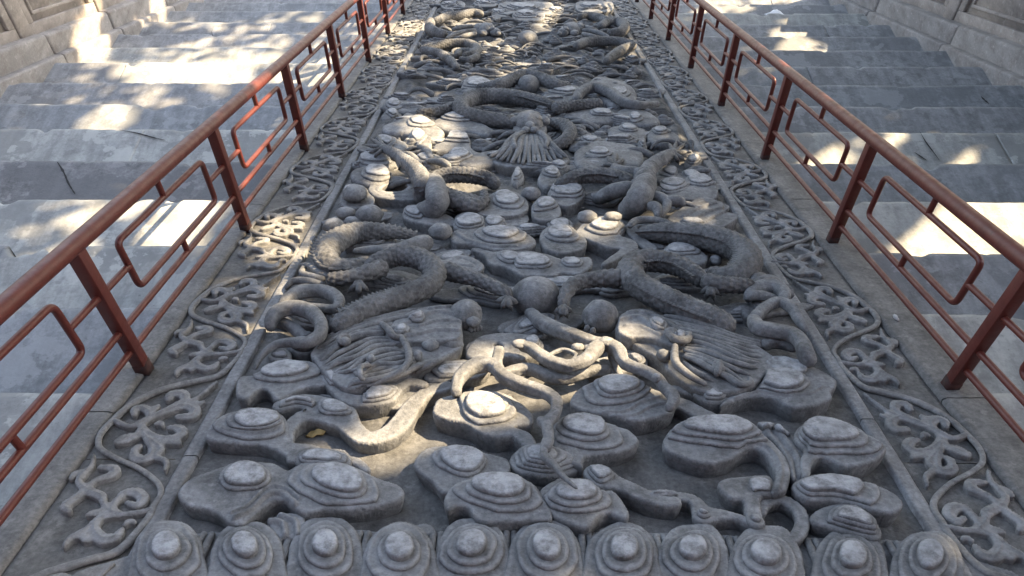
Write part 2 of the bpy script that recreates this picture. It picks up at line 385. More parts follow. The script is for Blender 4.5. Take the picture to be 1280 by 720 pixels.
# ============================================================ THE SETTING
root_rot = (SLOPE, 0, 0); root_loc = tuple(CAM-D*NN)
def slope_thing(name, label, cat, group=None):
    o = empty(name); o.location = root_loc; o.rotation_euler = root_rot
    return tag(o, label, cat, group)
V_TOP, V_END = .9, 11.8
# courtyard at the foot of the stairs, and the upper terrace the photograph is taken from
def sheet(name, pts, mat):
    o = build(name, pts, [tuple(range(len(pts)))], mat, None, False); o['kind'] = 'structure'; return o
sheet('ground', [(-250, -250, -.06), (250, -250, -.06), (250, 250, -.06), (-250, 250, -.06)], M_PAVE)
ty = to_world(np.array([[0, V_TOP, 0]]))[0]
V, F = box_vf(-9, 9, -9, ty[1]-.02, -.05, ty[2]); o = build('terrace_floor', V, F, M_PAVE, None, False); o['kind'] = 'structure'

# ---- staircases: one thing each, every step a part
nose_R = [1.10, 1.72, 2.341, 2.889, 3.458, 4.105, 4.709, 5.336, 5.968, 6.611, 7.263, 7.932, 8.593, 9.266, 9.987, 10.65, 11.3]
nose_L = [1.10, 1.70, 2.321, 2.917, 3.516, 4.092, 4.711, 5.359, 5.977, 6.625, 7.346, 8.0, 8.66, 9.33, 10.05, 10.7, 11.35]
mats_L = [1, 1, 1, 0, 1, 1, 3, 1, 0, 2, 1, 1, 2, 2, 0, 0, 2]
mats_R = [1, 1, 1, 1, 2, 1, 0, 1, 2, 0, 0, 2, 2, 2, 1, 2, 2]
def step_mesh(u0, u1, v_nose, v_prev, mat, parent, seed):
    a = to_world(np.array([[0, v_nose, 0]]))[0]; p = to_world(np.array([[0, v_prev, 0]]))[0]
    y1 = a[1]; y0 = p[1]-.12; z = a[2]
    us = np.linspace(u0, u1, 90); ts = np.r_[np.linspace(0, .93, 16), [.962, .982, .995, 1.0]]
    U, T = np.meshgrid(us, ts)
    ed = .018*(fbm(us*1.7+seed*5, us*0+seed, 3)-.5)+.010*(fbm(us*11+seed, us*0+2.2, 2)-.5)
    chip = np.maximum(0, fbm(us*6+seed*3.3, us*0+7.7, 3)-.60)*.24
    Y = y0+(y1+ed[None]-chip[None]-y0)*T
    Z = z+.010*(fbm(U*1.6+seed, Y*2.2, 3)-.5)+.005*(fbm(U*9+seed, Y*9, 3)-.5)-.012*sstep(.965, 1.0, T)
    top = np.stack([U, Y, Z], -1)
    fr = [np.stack([us, Y[-1]-.004, Z[-1]-.012], -1), np.stack([us, Y[-1]-.01+.008*(fbm(us*4, us*0+seed, 2)-.5), Z[-1]-.10], -1), np.stack([us, Y[-1]-.03, Z[-1]-.34], -1)]
    G = np.concatenate([top, np.array(fr)]); r, c = G.shape[:2]
    i = np.arange(r-1)[:, None]; j = np.arange(c-1)[None]
    F = np.stack([i*c+j, i*c+j+1, (i+1)*c+j+1, (i+1)*c+j], -1).reshape(-1, 4)
    V = G.reshape(-1, 3)
    # end faces
    n = len(V); rows = np.arange(r)
    L = V[rows*c].copy(); L[:, 2] = z-.36; Rr = V[rows*c+c-1].copy(); Rr[:, 2] = z-.36
    V = np.concatenate([V, L, Rr]); k = np.arange(r-1)
    F = np.concatenate([F, np.stack([k*c, (k+1)*c, n+k+1, n+k], 1), np.stack([(k+1)*c+c-1, k*c+c-1, n+r+k, n+r+k+1], 1)])
    return build('step', V, F, mat, parent)
stairs = {}
for side, noses, mats in ((-1, nose_L, mats_L), (1, nose_R, mats_R)):
    st = empty('stone_staircase'); st.location = (0, 0, 0)
    tag(st, 'worn grey stone staircase on the left of the carved ramp with broad sunlit patches' if side < 0 else 'worn grey stone staircase on the right of the carved ramp, bluer and mostly shaded', 'staircase', 'stone staircases beside the ramp')
    stairs[side] = st
    prev = V_TOP-.3
    for i, v in enumerate(noses):
        uin = -1.335 if side < 0 else 1.50; uout = -4.2 if side < 0 else 4.2
        cut = random.uniform(2.3, 3.4)*side
        if i % 3 == 1:                            # two stones with a fine joint
            a_, b_ = sorted((uin+random.uniform(-.02, .02), cut-.003)), sorted((cut+.003, uout))
            step_mesh(*a_, v, prev, STEP_M[mats[i]], st, i*3.1+side); step_mesh(*b_, v, prev, STEP_M[mats[i] if i % 2 else 2], st, i*3.1+side+50)
        else:
            a_ = sorted((uin+random.uniform(-.02, .02), uout)); step_mesh(*a_, v, prev, STEP_M[mats[i]], st, i*3.1+side)
        prev = v
def crack(parent, pts, wd):
    P = [at(x, y, .004) for x, y in pts]; Wp = to_world(np.array(P))
    # put it on the tread that it lies on: follow the ray down to the tread's height
    out = []
    side = -1 if P[0][0] < 0 else 1; noses = nose_L if side < 0 else nose_R
    for (x, y) in pts:
        d = CR_*(x-640)/FPX-CU_*(y-360)/FPX+CF_; best = None
        for v in noses:
            zz = to_world(np.array([[0, v, 0]]))[0]
            t = (zz[2]+.004-CAM[2])/d[2]; p = CAM+d*t
            if p[1] <= zz[1]+.01: best = p; break
        if best is not None: out.append(best)
    out = np.array(out); out[:, 2] = out[:, 2].min()
    q = catmull(out, 5); t = np.gradient(q, axis=0); n_ = np.stack([-t[:, 1], t[:, 0], 0*t[:, 0]], 1); n_ /= np.linalg.norm(n_, axis=1)[:, None]+1e-9
    ww = .5*wd*(.25+.75*np.sin(np.linspace(.1, 3.0, len(q))))*(.6+.8*RNG.random(len(q)))
    Vv = np.concatenate([q+n_*ww[:, None], q-n_*ww[:, None]]); k = np.arange(len(q)-1); m_ = len(q)
    Vv[:, 2] += .004
    build('crack', Vv, np.stack([k, k+1, m_+k+1, m_+k], 1), M_CRACK, parent, False)
for pts, wd in (([(72, 203), (80, 216), (86, 230), (94, 243)], .013), ([(150, 163), (172, 167), (190, 172), (207, 176)], .009), ([(264, 39), (268, 48), (271, 56)], .012), ([(0, 161), (8, 160)], .004)):
    crack(stairs[-1], pts, wd)
for pts, wd in (([(1149, 164), (1157, 178), (1166, 190), (1174, 201)], .008), ([(1143, 191), (1152, 197), (1158, 201)], .010), ([(1226, 121), (1231, 126), (1236, 130)], .016), ([(1098, 19), (1102, 24)], .02)):
    crack(stairs[1], pts, wd)

# ---- balustrades beyond the stairs: sloping curb, framed wall panels, pilasters
def sbox(u0, u1, v0, v1, h0, h1, base=.0):
    """box that follows the slope but whose uprights stand plumb: h is world height over the slope"""
    V = []
    for h in (h0, h1):
        for v in (v0, v1):
            for u in (u0, u1):
                p = np.array([u, v, base]); wp = to_world(p[None])[0]; wp[2] += h; V.append(wp)
    return np.array(V), box_vf(0, 1, 0, 1, 0, 1)[1]
def bevel(o, wdt=.012, seg=2):
    b = o.modifiers.new('bevel', 'BEVEL'); b.width = wdt; b.segments = seg; b.limit_method = 'ANGLE'; return o
for side in (-1, 1):
    bal = empty('stone_balustrade')
    tag(bal, 'carved stone balustrade wall with framed panels beyond the left stairs' if side < 0 else 'carved stone balustrade wall with framed panels beyond the right stairs', 'balustrade', 'stone balustrades along the stairs')
    U = lambda a, b: sorted((a*side, b*side))
    e0 = 4.07 if side < 0 else 4.03
    cuts = [1.2, 3.6, 5.9, 7.52, 8.75, 10.2, 11.8] if side < 0 else [1.2, 3.4, 5.6, 8.05, 9.9, 11.8]
    for i, (a, b) in enumerate(zip(cuts[:-1], cuts[1:])):
        V, F = sbox(*U(e0+.006*(i % 2), 4.62), a+.004, b-.004, -.55, .225+.006*(i % 3), 0); bevel(build('curb_stone', V, F, M_SIDE, bal, False), .03, 3)
        V, F = sbox(*U(e0-.075+.004*(i % 2), e0+.02), a+.004, b-.004, -.5, .035, 0); bevel(build('curb_ledge', V, F, M_SIDE, bal, False), .02, 2)
    e1 = e0+.10
    pil = [1.6, 3.05, 4.5, 5.95, 7.4, 8.85, 10.3, 11.75] if side < 0 else [1.2, 2.65, 4.1, 5.55, 7.0, 8.45, 9.9, 11.35]
    for i, a in enumerate(pil):
        V, F = sbox(*U(e1-.015, 4.55), a-.10, a+.10, .21, 1.30, 0); bevel(build('pilaster', V, F, M_WALL, bal, False), .015)
        V, F = sbox(*U(e1-.03, 4.57), a-.115, a+.115, 1.30, 1.46, 0); bevel(build('pilaster_cap', V, F, M_WALL, bal, False), .03)
    for a, b in zip(pil[:-1], pil[1:]):
        a += .103; b -= .103
        V, F = sbox(*U(e1+.035, 4.50), a, b, .21, 1.02, 0); p = build('wall_panel', V, F, M_WALL, bal, False)
        for (x0, x1, y0, y1, dep) in ((a, b, .21, .33, .0), (a, b, .93, 1.02, .0), (a, a+.10, .33, .93, .0), (b-.10, b, .33, .93, .0),
                                 (a+.16, b-.16, .39, .425, .015), (a+.16, b-.16, .82, .855, .015), (a+.16, a+.195, .425, .82, .015), (b-.195, b-.16, .425, .82, .015)):
            V, F = sbox(*U(e1+dep, e1+.06), x0+.002, x1-.002, y0, y1, 0); f = build('panel_frame', V, F, M_WALL, bal, False); bevel(f, .008); f.parent = p
        V, F = sbox(*U(e1-.02, 4.56), a, b, 1.04, 1.15, 0); bevel(build('handrail_stone', V, F, M_WALL, bal, False), .04, 3)

# ---- red steel railings
def world_tube(pts, r, n=14, closed=False, fillet=0.0):
    """pts world; straight runs with rounded corners"""
    P = [np.array(p, float) for p in pts]
    if fillet:
        Q = []; m_ = len(P)
        for i, p in enumerate(P):
            if not closed and i in (0, m_-1): Q.append(p); continue
            a = P[i-1]-p; b = P[(i+1) % m_]-p; a /= np.linalg.norm(a); b /= np.linalg.norm(b)
            s, e = p+a*fillet, p+b*fillet
            for t in np.linspace(0, 1, 6): Q.append((1-t)**2*s+2*t*(1-t)*p+t*t*e)
        P = Q
    P = np.array(P); k = len(P)
    T = (np.roll(P, -1, 0)-np.roll(P, 1, 0)) if closed else np.gradient(P, axis=0)
    T /= np.linalg.norm(T, axis=1)[:, None]
    S = np.cross(T, np.array([1., 0.001, 0])); S /= np.linalg.norm(S, axis=1)[:, None]; B = np.cross(S, T)
    th = np.linspace(0, 2*np.pi, n, endpoint=False)
    V = (P[:, None]+r*(np.cos(th)[None, :, None]*S[:, None]+np.sin(th)[None, :, None]*B[:, None])).reshape(-1, 3)
    i = np.arange(k if closed else k-1)[:, None]; j = np.arange(n)[None]; j2 = (j+1) % n; i2 = (i+1) % k
    return V, np.stack([i*n+j, i2*n+j, i2*n+j2, i*n+j2], -1).reshape(-1, 4)
def post_mesh(b, t, hw, hd):
    V = []
    for p in (b, t):
        for su, sv in ((-1, -1), (1, -1), (1, 1), (-1, 1)): V.append(p+np.array([su*hw, sv*hd, 0]))
    return np.array(V), np.array([(0, 3, 2, 1), (4, 5, 6, 7), (0, 1, 5, 4), (1, 2, 6, 5), (2, 3, 7, 6), (3, 0, 4, 7)])
for side in (-1, 1):
    ks = 1.0353 if side < 0 else 1.0
    u = -1.2914 if side < 0 else 1.4606; v0 = 2.459 if side < 0 else 2.373; sp = 1.19402*ks; Hh = .6*ks
    rl = empty('red_railing')
    tag(rl, 'red painted steel railing with square fret panels along the left edge of the carved ramp' if side < 0 else 'red painted steel railing with square fret panels along the right edge of the carved ramp', 'railing', 'red railings beside the carved ramp')
    def Wp(v, h): p = to_world(np.array([[u, v, 0]]))[0]; p[2] += h; return p
    rh = .027*ks
    V, F = world_tube([Wp(v0-2.2*sp, Hh+.004), Wp(v0+7.35*sp, Hh+.004)], rh, 20); build('handrail', V, F, M_RED, rl)
    rb = .0115*ks
    h1, h2, h3 = .115*ks, .215*ks, .39*ks
    for k in range(-1, 8):
        v = v0+k*sp
        if v > V_END-.1: continue
        V, F = post_mesh(Wp(v, .045), Wp(v, Hh-.008), .021*ks, .021*ks); po = bevel(build('post', V, F, M_RED, rl, False), .003, 2)
        V, F = post_mesh(Wp(v, -.02), Wp(v, .045), .0213*ks, .0213*ks); build('post_foot', V, F, M_FOOT, po, False)
    for k in range(-2, 7):
        va, vb = v0+k*sp+.02, v0+(k+1)*sp-.02
        for h in (h1, h2):
            V, F = world_tube([Wp(va, h), Wp(vb, h)], rb); build('lower_bar', V, F, M_RED, rl)
        ra, rb_ = va+.155*sp, vb-.155*sp
        fret = build('fret', *world_tube([Wp(ra, .285*ks), Wp(rb_, .285*ks), Wp(rb_, .50*ks), Wp(ra, .50*ks)], rb, 14, True, .035), M_RED, rl)
        mid = .5*(va+vb)
        for a, b in (((va, h3), (ra, h3)), ((rb_, h3), (vb, h3)), ((mid, h2), (mid, .285*ks)), ((mid, .50*ks), (mid, Hh-.02))):
            build('stub', *world_tube([Wp(*a), Wp(*b)], rb*.98), M_RED, fret)

# ============================================================ THE CARVED RAMP
ramp_o = slope_thing('carved_stone_ramp', 'sloping grey stone ramp carved with dragons and clouds, between the two red railings', 'carved ramp')
def grid_sheet(name, u0, u1, v0, v1, h, res, mat, amp=.004, skirt=.12, edge=.0, low=False):
    nu = max(3, int((u1-u0)/res)); nv = max(3, int((v1-v0)/res))
    U, Vv = np.meshgrid(np.linspace(u0, u1, nu), np.linspace(v0, v1, nv))
    Z = h+amp*2*(fbm(U*5+u0, Vv*5, 4)-.5)+amp*1.1*(fbm(U*26, Vv*26+u0, 3)-.5)
    if low:                                       # low stepped scrolls cut into the ground between the big clouds
        wx = .10*(fbm(U*3+4, Vv*3, 2)-.5); f_ = fbm(U*4.2+wx*8, Vv*3.4+2.7, 3)*15; st = np.floor(f_)+sstep(.0, .22, f_-np.floor(f_))
        Z = Z+sstep(2.9, 3.7, Vv)*.0085*(st-6)*sstep(0, .08, np.minimum(U-u0, u1-U))
    if edge:
        e = np.minimum(np.minimum(U-u0, u1-U), 9); Z = Z-edge*(1-sstep(0, .007, e))*(.6+.8*fbm(U*9, Vv*9, 3))
    G = np.stack([U, Vv, Z], -1)
    lft = G[:, :1].copy(); lft[..., 2] = h-skirt; rgt = G[:, -1:].copy(); rgt[..., 2] = h-skirt
    G = np.concatenate([lft, G, rgt], 1); r, c = G.shape[:2]
    i = np.arange(r-1)[:, None]; j = np.arange(c-1)[None]
    F = np.stack([i*c+j, i*c+j+1, (i+1)*c+j+1, (i+1)*c+j], -1).reshape(-1, 4)
    return build(name, G.reshape(-1, 3), F, mat, ramp_o)
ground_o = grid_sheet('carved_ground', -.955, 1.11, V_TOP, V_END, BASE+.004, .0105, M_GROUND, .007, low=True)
SEG = [(V_TOP, 1.985), (1.989, 4.30), (4.304, 6.6), (6.604, 9.1), (9.104, V_END)]
for a, b in SEG:
    grid_sheet('border_strip', -.990, -.945, a, b, .002, .0055, M_STRIP, .0025, .12, .004)
    grid_sheet('border_strip', 1.096, 1.141, a+.2 if a > 1 else a, b+.2 if b < V_END-1 else b, .002, .0055, M_STRIP, .0025, .12, .004)
for a, b in SEG:
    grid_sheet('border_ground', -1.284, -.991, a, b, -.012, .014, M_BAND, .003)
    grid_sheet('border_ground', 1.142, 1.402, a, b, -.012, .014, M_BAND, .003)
for a, b in ((V_TOP, 2.2), (2.205, 4.0), (4.006, 5.9), (5.905, 8.2), (8.205, V_END)):
    grid_sheet('curb_strip', -1.40, -1.288, a, b, .004, .014, M_CURB, .004, .35, .006)
    grid_sheet('curb_strip', 1.406, 1.56, a+.1 if a > 1 else a, b+.1 if b < V_END-1 else b, .004, .014, M_CURB, .004, .35, .006)

# ---- scrolling vine with leaf sprays on both borders
PER = .82
def stem_pts(ui, uo, v_outer, vs_):
    """skewed wave: outer turn at v_outer, inner turn .23 nearer, slow return"""
    t = ((v_outer-vs_)/PER) % 1.0
    f = .29; ph = np.where(t < f, t/f*.5, .5+(t-f)/(1-f)*.5)
    return ui+(uo-ui)*(.5+.5*np.cos(2*np.pi*ph))
CROP['R'] = (1000, 460, 2.769)
def local_path(pts, r):
    n = len(pts); out = []
    for i, p in enumerate(pts):
        l = loc('R', p, 0); rr_ = np.interp(i/(n-1), np.linspace(0, 1, len(r)), r); out.append([l[0], l[1], 0, rad('R', p, rr_)])
    return np.array(out)
BAY_IN = [local_path(p, r) for p, r in (
    ([(575, 232), (530, 247), (490, 234), (440, 206), (400, 190), (350, 172), (300, 148), (225, 92)], [9, 9, 9, 9, 9, 8, 7, 3]),
    ([(425, 202), (385, 182), (342, 174), (316, 190), (330, 212), (368, 214)], [8, 10, 14, 17, 17, 12]),
    ([(400, 188), (366, 168), (336, 150), (338, 128), (370, 128), (386, 146)], [8, 9, 13, 16, 15, 10]),
    ([(496, 236), (464, 216), (455, 196), (474, 180), (500, 188), (506, 205)], [8, 10, 14, 16, 15, 9]),
    ([(485, 245), (506, 276), (540, 290), (568, 302)], [9, 12, 21, 15]),
    ([(485, 258), (442, 286), (400, 292), (370, 276), (378, 256), (402, 252)], [9, 10, 14, 17, 16, 9]),
    ([(487, 260), (470, 308), (470, 345), (495, 364), (522, 354), (520, 332)], [9, 10, 13, 18, 17, 8]),
    ([(470, 290), (440, 328), (456, 356), (430, 378), (436, 412)], [9, 10, 9, 8, 3]),
    ([(440, 300), (405, 302), (384, 312)], [8, 13, 8]), ([(505, 318), (512, 322), (518, 326)], [9, 10, 7]), ([(440, 236), (428, 232), (424, 240)], [7, 10, 6]), ([(425, 172), (436, 180), (446, 186)], [8, 9, 6]), ([(286, 165), (300, 168), (316, 160)], [7, 9, 6]))]
BAY_OUT = [local_path(p, r) for p, r in (
    ([(500, 548), (560, 562), (610, 565), (642, 545), (656, 505), (698, 484), (718, 455), (690, 420), (668, 396), (655, 362)], [9, 9, 10, 10, 10, 10, 10, 9, 7, 3]),
    ([(630, 560), (606, 520), (572, 490), (536, 488), (520, 510), (545, 532), (572, 524)], [9, 11, 15, 19, 18, 14, 8]),
    ([(698, 480), (664, 452), (628, 436), (600, 422), (602, 404), (640, 402)], [9, 11, 15, 18, 16, 10]),
    ([(650, 506), (700, 494), (742, 520), (776, 546), (765, 565)], [9, 11, 16, 17, 9]),
    ([(620, 566), (672, 586), (692, 622), (670, 656), (630, 650), (606, 624)], [9, 12, 15, 20, 18, 9]),
    ([(688, 600), (740, 640), (778, 662), (800, 690)], [8, 10, 12, 5]),
    ([(664, 560), (690, 568), (706, 574)], [8, 12, 7]), ([(725, 662), (735, 650), (742, 640)], [12, 10, 6]), ([(590, 600), (575, 590), (560, 594)], [7, 10, 6]), ([(712, 420), (730, 430), (742, 446)], [6, 9, 5]))]
STEM = np.array([loc('R', p, 0)[:2] for p in [(150, 0), (215, 62), (290, 84), (400, 115), (500, 165), (577, 230), (622, 280), (632, 325), (590, 362), (520, 400), (470, 450), (464, 492), (490, 532)]])
def to_side(P, side, k):
    P = np.array(P, float).copy(); P[:, 1] += k*PER
    if side < 0: P[:, 0] = -.990-(P[:, 0]-1.143)*1.13; P[:, 1] += .05
    return P
for side in (-1, 1):
    pts = []
    for k in range(13, -3, -1):
        q = to_side(np.c_[STEM], side, k); pts.append(q)
    q = np.concatenate(pts); q = q[(q[:, 1] > V_TOP+.02) & (q[:, 1] < V_END-.03)]
    P = np.c_[q, np.full(len(q), -.001), .0105+.002*np.sin(q[:, 1]*9)]
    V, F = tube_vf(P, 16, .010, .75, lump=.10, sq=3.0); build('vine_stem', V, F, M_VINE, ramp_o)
    for k in range(-1, 13):
        for bay, v_c in ((BAY_IN, 2.1), (BAY_OUT, 1.75)):
            if not V_TOP+.35 < v_c+k*PER < V_END-.3: continue
            w1 = RNG.normal(size=4)*.006; T = []; R_ = []
            for j, b in enumerate(bay):
                p = to_side(b, side, k); p[:, 0] += w1[0]*np.sin(p[:, 1]*9+w1[1]*400); p[:, 1] += w1[2]*np.sin(p[:, 0]*14+w1[3]*400); p[:, 3] *= RNG.uniform(1.08, 1.26)
                T.append((None, p, 0))
                if j < 9 and len(p) > 3: R_.append((None, np.c_[p[:, :3], np.maximum(.0026, p[:, 3]*.30)], 0, .003))
            relief('leaf_spray', ramp_o, .007, (), T, ribs=R_, mat=M_VINE, res=.0042 if v_c+k*PER < 6 else .007, rim=.0045, bulge=.002, under=0, seed=k*5+side+7, rough=.0008, base=-.016)

# ---- bosses of the lowest row
relief('boss_band', ramp_o, -.002, [('P', [(160, 735), (168, 690), (200, 668), (300, 664), (420, 662), (540, 664), (660, 662), (780, 664), (900, 668), (1020, 671), (1130, 676), (1190, 690), (1205, 735)])], seed=77, rim=.006, lob=0)
for i, (x, y) in enumerate([(210, 686), (309, 687), (408, 682), (500, 688), (591, 684), (681, 686), (778, 687), (867, 691), (958, 693), (1063, 696), (1160, 699)]):
    w_ = 46; j = random.uniform(-3, 3); s = [-4, 3, 0, 2, -2, 3, -1, 2, 3, 1, -3][i]
    relief('cloud_boss', ramp_o, random.uniform(.024, .032), [('P', [(x-w_, y+60), (x-w_-1, y+12), (x-w_*.86, y-14), (x-w_*.5, y-31+j), (x, y-37), (x+w_*.5, y-32+j), (x+w_*.86, y-14), (x+w_, y+12), (x+w_, y+60)])],
           knobs=[('P', x+random.uniform(-2, 2), y+random.uniform(-2, 3), random.uniform(16.5, 19.5), random.uniform(15, 17.5), s*6, [2.2+random.uniform(-.12, .1), 1.58+random.uniform(-.1, .1)], .028)], seed=i*11+3, rim=.007, bulge=.003, rough=.003, under=.004, lob=.35)
    if i < 10:
        nx = [(210, 686), (309, 687), (408, 682), (500, 688), (591, 684), (681, 686), (778, 687), (867, 691), (958, 693), (1063, 696), (1160, 699)][i+1]
        ac = Acc()
        for dx in (-.012, .012):
            a = loc('P', ((x+nx[0])/2+2, (y+nx[1])/2-24), .01); 
            ac.add(*tube_vf(np.array([(a[0]+dx*.8, a[1], .004, .009), (a[0]+dx, a[1]-.08, .012, .011), (a[0]+dx*1.1, a[1]-.30, .012, .011)]), 10, .01))
        ac.build('boss_ridge', M_CARVE, ramp_o)

# ---- clouds, traced bay by bay: crop key, height, outline(s), tails, knobs, ridges
CL = []
def cl(H, polys=(), tubes=(), knobs=(), ribs=(), holes=(), **kw):
    CL.append(1); relief('cloud_scroll', ramp_o, H*.66, polys, tubes, knobs, ribs, holes, **kw)
K2 = [1.62, 1.28]; K1 = [1.38]; K3 = [2.0, 1.65, 1.32]
# nearest rows
cl(.062, [('A', [(292, 345), (330, 292), (420, 250), (510, 222), (610, 205), (715, 208), (780, 238), (830, 215), (960, 205), (1080, 230), (1190, 278), (1285, 315), (1284, 362), (1180, 396), (1080, 410), (960, 416), (860, 428), (800, 400), (760, 372), (700, 384), (640, 430), (580, 474), (520, 470), (470, 430), (400, 405), (325, 388)])],
   knobs=[('A', 592, 262, 92, 55, -12, K2, .022), ('A', 1005, 290, 118, 60, 8, K2, .022)],
   ribs=[('A', [(545, 455), (620, 420), (690, 355), (760, 348), (815, 395)], 13, .012), ('A', [(530, 430), (600, 400), (680, 325), (770, 320), (835, 370)], 9, .007)])
cl(.065, [('A', [(815, 190), (850, 152), (950, 143), (1030, 150), (1062, 190), (1030, 225), (900, 232), (830, 222)])], knobs=[('A', 930, 180, 85, 28, 3, K1, .012)])
cl(.045, (), [('A', [(1040, 190), (1090, 200), (1130, 235)], [24, 22, 18])], seed=2)
cl(.060, [('D', [(60, 650), (88, 602), (160, 562), (280, 546), (380, 556), (425, 600), (440, 680), (560, 700), (590, 745), (560, 770), (430, 772), (410, 740), (330, 700), (250, 692), (150, 684), (75, 672)])],
   knobs=[('D', 290, 592, 105, 38, -5, K2, .018)], ribs=[('D', [(140, 640), (240, 655), (340, 650), (400, 620)], 10, .006)])
cl(.066, [('D', [(195, 440), (212, 395), (280, 385), (330, 355), (420, 332), (510, 328), (570, 350), (610, 400), (590, 430), (500, 440), (420, 478), (370, 490), (330, 450), (290, 452), (245, 490), (205, 478)])],
   knobs=[('D', 410, 360, 112, 32, -4, K1, .02)])
cl(.055, (), [('D', [(425, 705), (428, 630), (480, 572), (560, 556), (640, 575)], [24, 30, 40, 50, 52]), ('D', [(400, 520), (480, 500), (600, 520), (670, 545), (705, 610), (770, 660), (860, 645), (930, 590), (975, 520), (1040, 460), (1130, 432)], [42, 50, 55, 56, 50, 46, 50, 52, 44, 36, 34])],
   knobs=[('D', 470, 508, 58, 24, -5, [1.4], .014), ('D', 630, 525, 56, 28, 8, [1.4], .012)], holes=[('D', [(470, 690), (450, 640), (500, 600), (570, 598), (640, 640), (690, 700), (740, 760), (600, 800), (490, 760)])])
cl(.030, [('D', [(560, 470), (700, 480), (900, 470), (1040, 420), (1100, 430), (1000, 520), (900, 530), (760, 520)])], seed=9)
# lit tangle
cl(.080, [('E', [(5, 530), (40, 488), (150, 464), (280, 458), (350, 480), (420, 530), (452, 572), (440, 605), (372, 615), (430, 640), (462, 690), (440, 730), (400, 690), (360, 652), (285, 660), (220, 642), (150, 602), (60, 582), (10, 560)])],
   knobs=[('E', 235, 520, 98, 52, 14, K2, .022), ('E', 312, 512, 30, 20, 0, [1.5], .008)])
cl(.075, [('E', [(615, 498), (650, 452), (720, 420), (820, 402), (900, 408), (960, 440), (1050, 468), (1085, 492), (1070, 545), (1000, 572), (920, 585), (860, 578), (780, 565), (680, 545), (630, 525)])],
   knobs=[('E', 825, 442, 98, 38, -2, K2, .024)], ribs=[('E', [(760, 555), (860, 550), (930, 510), (1010, 490), (1050, 470)], 9, .008), ('E', [(800, 570), (900, 565), (970, 530), (1060, 510)], 8, .007)])
cl(.05, (), [('E', [(1060, 500), (1120, 515), (1190, 550), (1270, 590), (1330, 620)], [38, 42, 40, 42, 40])])
cl(.070, [('B', [(740, 60), (775, 20), (850, 2), (950, 22), (1060, 50), (1125, 88), (1128, 120), (1060, 155), (960, 165), (905, 172), (880, 195), (885, 225), (850, 215), (780, 180)])], knobs=[('B', 890, 52, 104, 42, 8, K2, .020)])
cl(.045, [('B', [(555, 205), (590, 152), (660, 122), (760, 112), (840, 138), (882, 190), (860, 235), (780, 264), (680, 262), (590, 242)])], knobs=[('B', 700, 192, 72, 32, 4, K3, .010), ('B', 800, 172, 42, 26, 0, [1.5], .008)])
cl(.058, [('B', [(133, 205), (170, 152), (250, 130), (370, 130), (450, 165), (545, 190), (555, 240), (480, 262), (410, 275), (360, 300), (310, 335), (262, 335), (220, 290), (165, 250)])], knobs=[('B', 348, 190, 104, 52, 10, K2, .02)])
cl(.072, [('B', [(270, 365), (310, 310), (420, 276), (560, 265), (660, 300), (702, 350), (742, 420), (738, 456), (640, 458), (540, 462), (450, 466), (405, 445), (378, 405), (325, 398), (280, 415)])], knobs=[('B', 510, 322, 108, 54, 4, K2, .022)], ribs=[('B', [(290, 425), (340, 415), (385, 425), (400, 460)], 10, .006)])
cl(.066, [('B', [(690, 352), (730, 302), (800, 270), (900, 290), (960, 330), (1015, 332), (1062, 380), (1090, 432), (1070, 456), (1000, 430), (955, 448), (900, 490), (820, 474), (740, 432)])], knobs=[('B', 857, 345, 92, 44, 4, K2, .020)])
cl(.062, [('B', [(888, 245), (950, 212), (1012, 238), (1046, 290), (1010, 318), (930, 305)])], [('B', [(1030, 290), (1090, 315), (1150, 345), (1220, 372), (1290, 378)], [34, 38, 36, 30, 28])], knobs=[('B', 955, 248, 52, 28, 10, K1, .014)])
cl(.050, (), [('C', [(0, 352), (60, 352), (150, 350), (230, 362), (268, 400), (280, 440)], [34, 40, 26, 26, 36, 46]), ('C', [(290, 430), (350, 432), (430, 442), (490, 470)], [36, 34, 18, 20])], knobs=[('C', 95, 350, 48, 24, -4, [1.4], .008), ('C', 275, 440, 32, 30, 0, [1.3], .012)])
cl(.072, [('C', [(104, 108), (150, 52), (260, 16), (400, 10), (490, 40), (545, 82), (605, 130), (652, 200), (662, 270), (645, 330), (600, 345), (585, 330), (606, 265), (588, 205), (540, 152), (480, 142), (400, 190), (300, 206), (200, 186), (120, 150)])], knobs=[('C', 350, 56, 142, 42, 3, K2, .022)], ribs=[('C', [(470, 130), (545, 128), (600, 170), (628, 240), (610, 330)], 12, .006)])
cl(.046, [('C', [(500, 50), (580, 40), (660, 70), (720, 130), (735, 210), (720, 280), (670, 285), (640, 200), (590, 120)])], knobs=[('C', 545, 30, 50, 24, 5, [], .028), ('C', 637, 58, 40, 18, 15, [], .02)], ribs=[('C', [(560, 70), (610, 130), (660, 200), (680, 290)], 16, .012), ('C', [(610, 70), (660, 130), (700, 190), (712, 270)], 16, .012)])
cl(.062, [('C', [(350, 312), (382, 280), (480, 266), (570, 266), (602, 310), (590, 350), (510, 352), (470, 365), (400, 364)])], [('C', [(500, 360), (500, 420), (515, 460)], [34, 36, 40])], knobs=[('C', 540, 298, 55, 34, 5, [], .014), ('C', 516, 456, 44, 30, 10, [], .014)])
cl(.074, [('C', [(683, 85), (720, 42), (800, 22), (920, 45), (1000, 80), (1080, 120), (1096, 152), (1050, 190), (980, 216), (900, 218), (850, 196), (800, 182), (765, 205), (752, 265), (722, 262), (715, 200), (730, 150), (700, 122)])], knobs=[('C', 830, 76, 142, 46, 6, K2, .022)])
cl(.066, [('C', [(676, 312), (720, 276), (820, 268), (950, 286), (1060, 310), (1140, 350), (1166, 392), (1140, 424), (1060, 424), (960, 395), (860, 374), (740, 366)])], knobs=[('C', 850, 314, 150, 44, 4, K1, .022)])
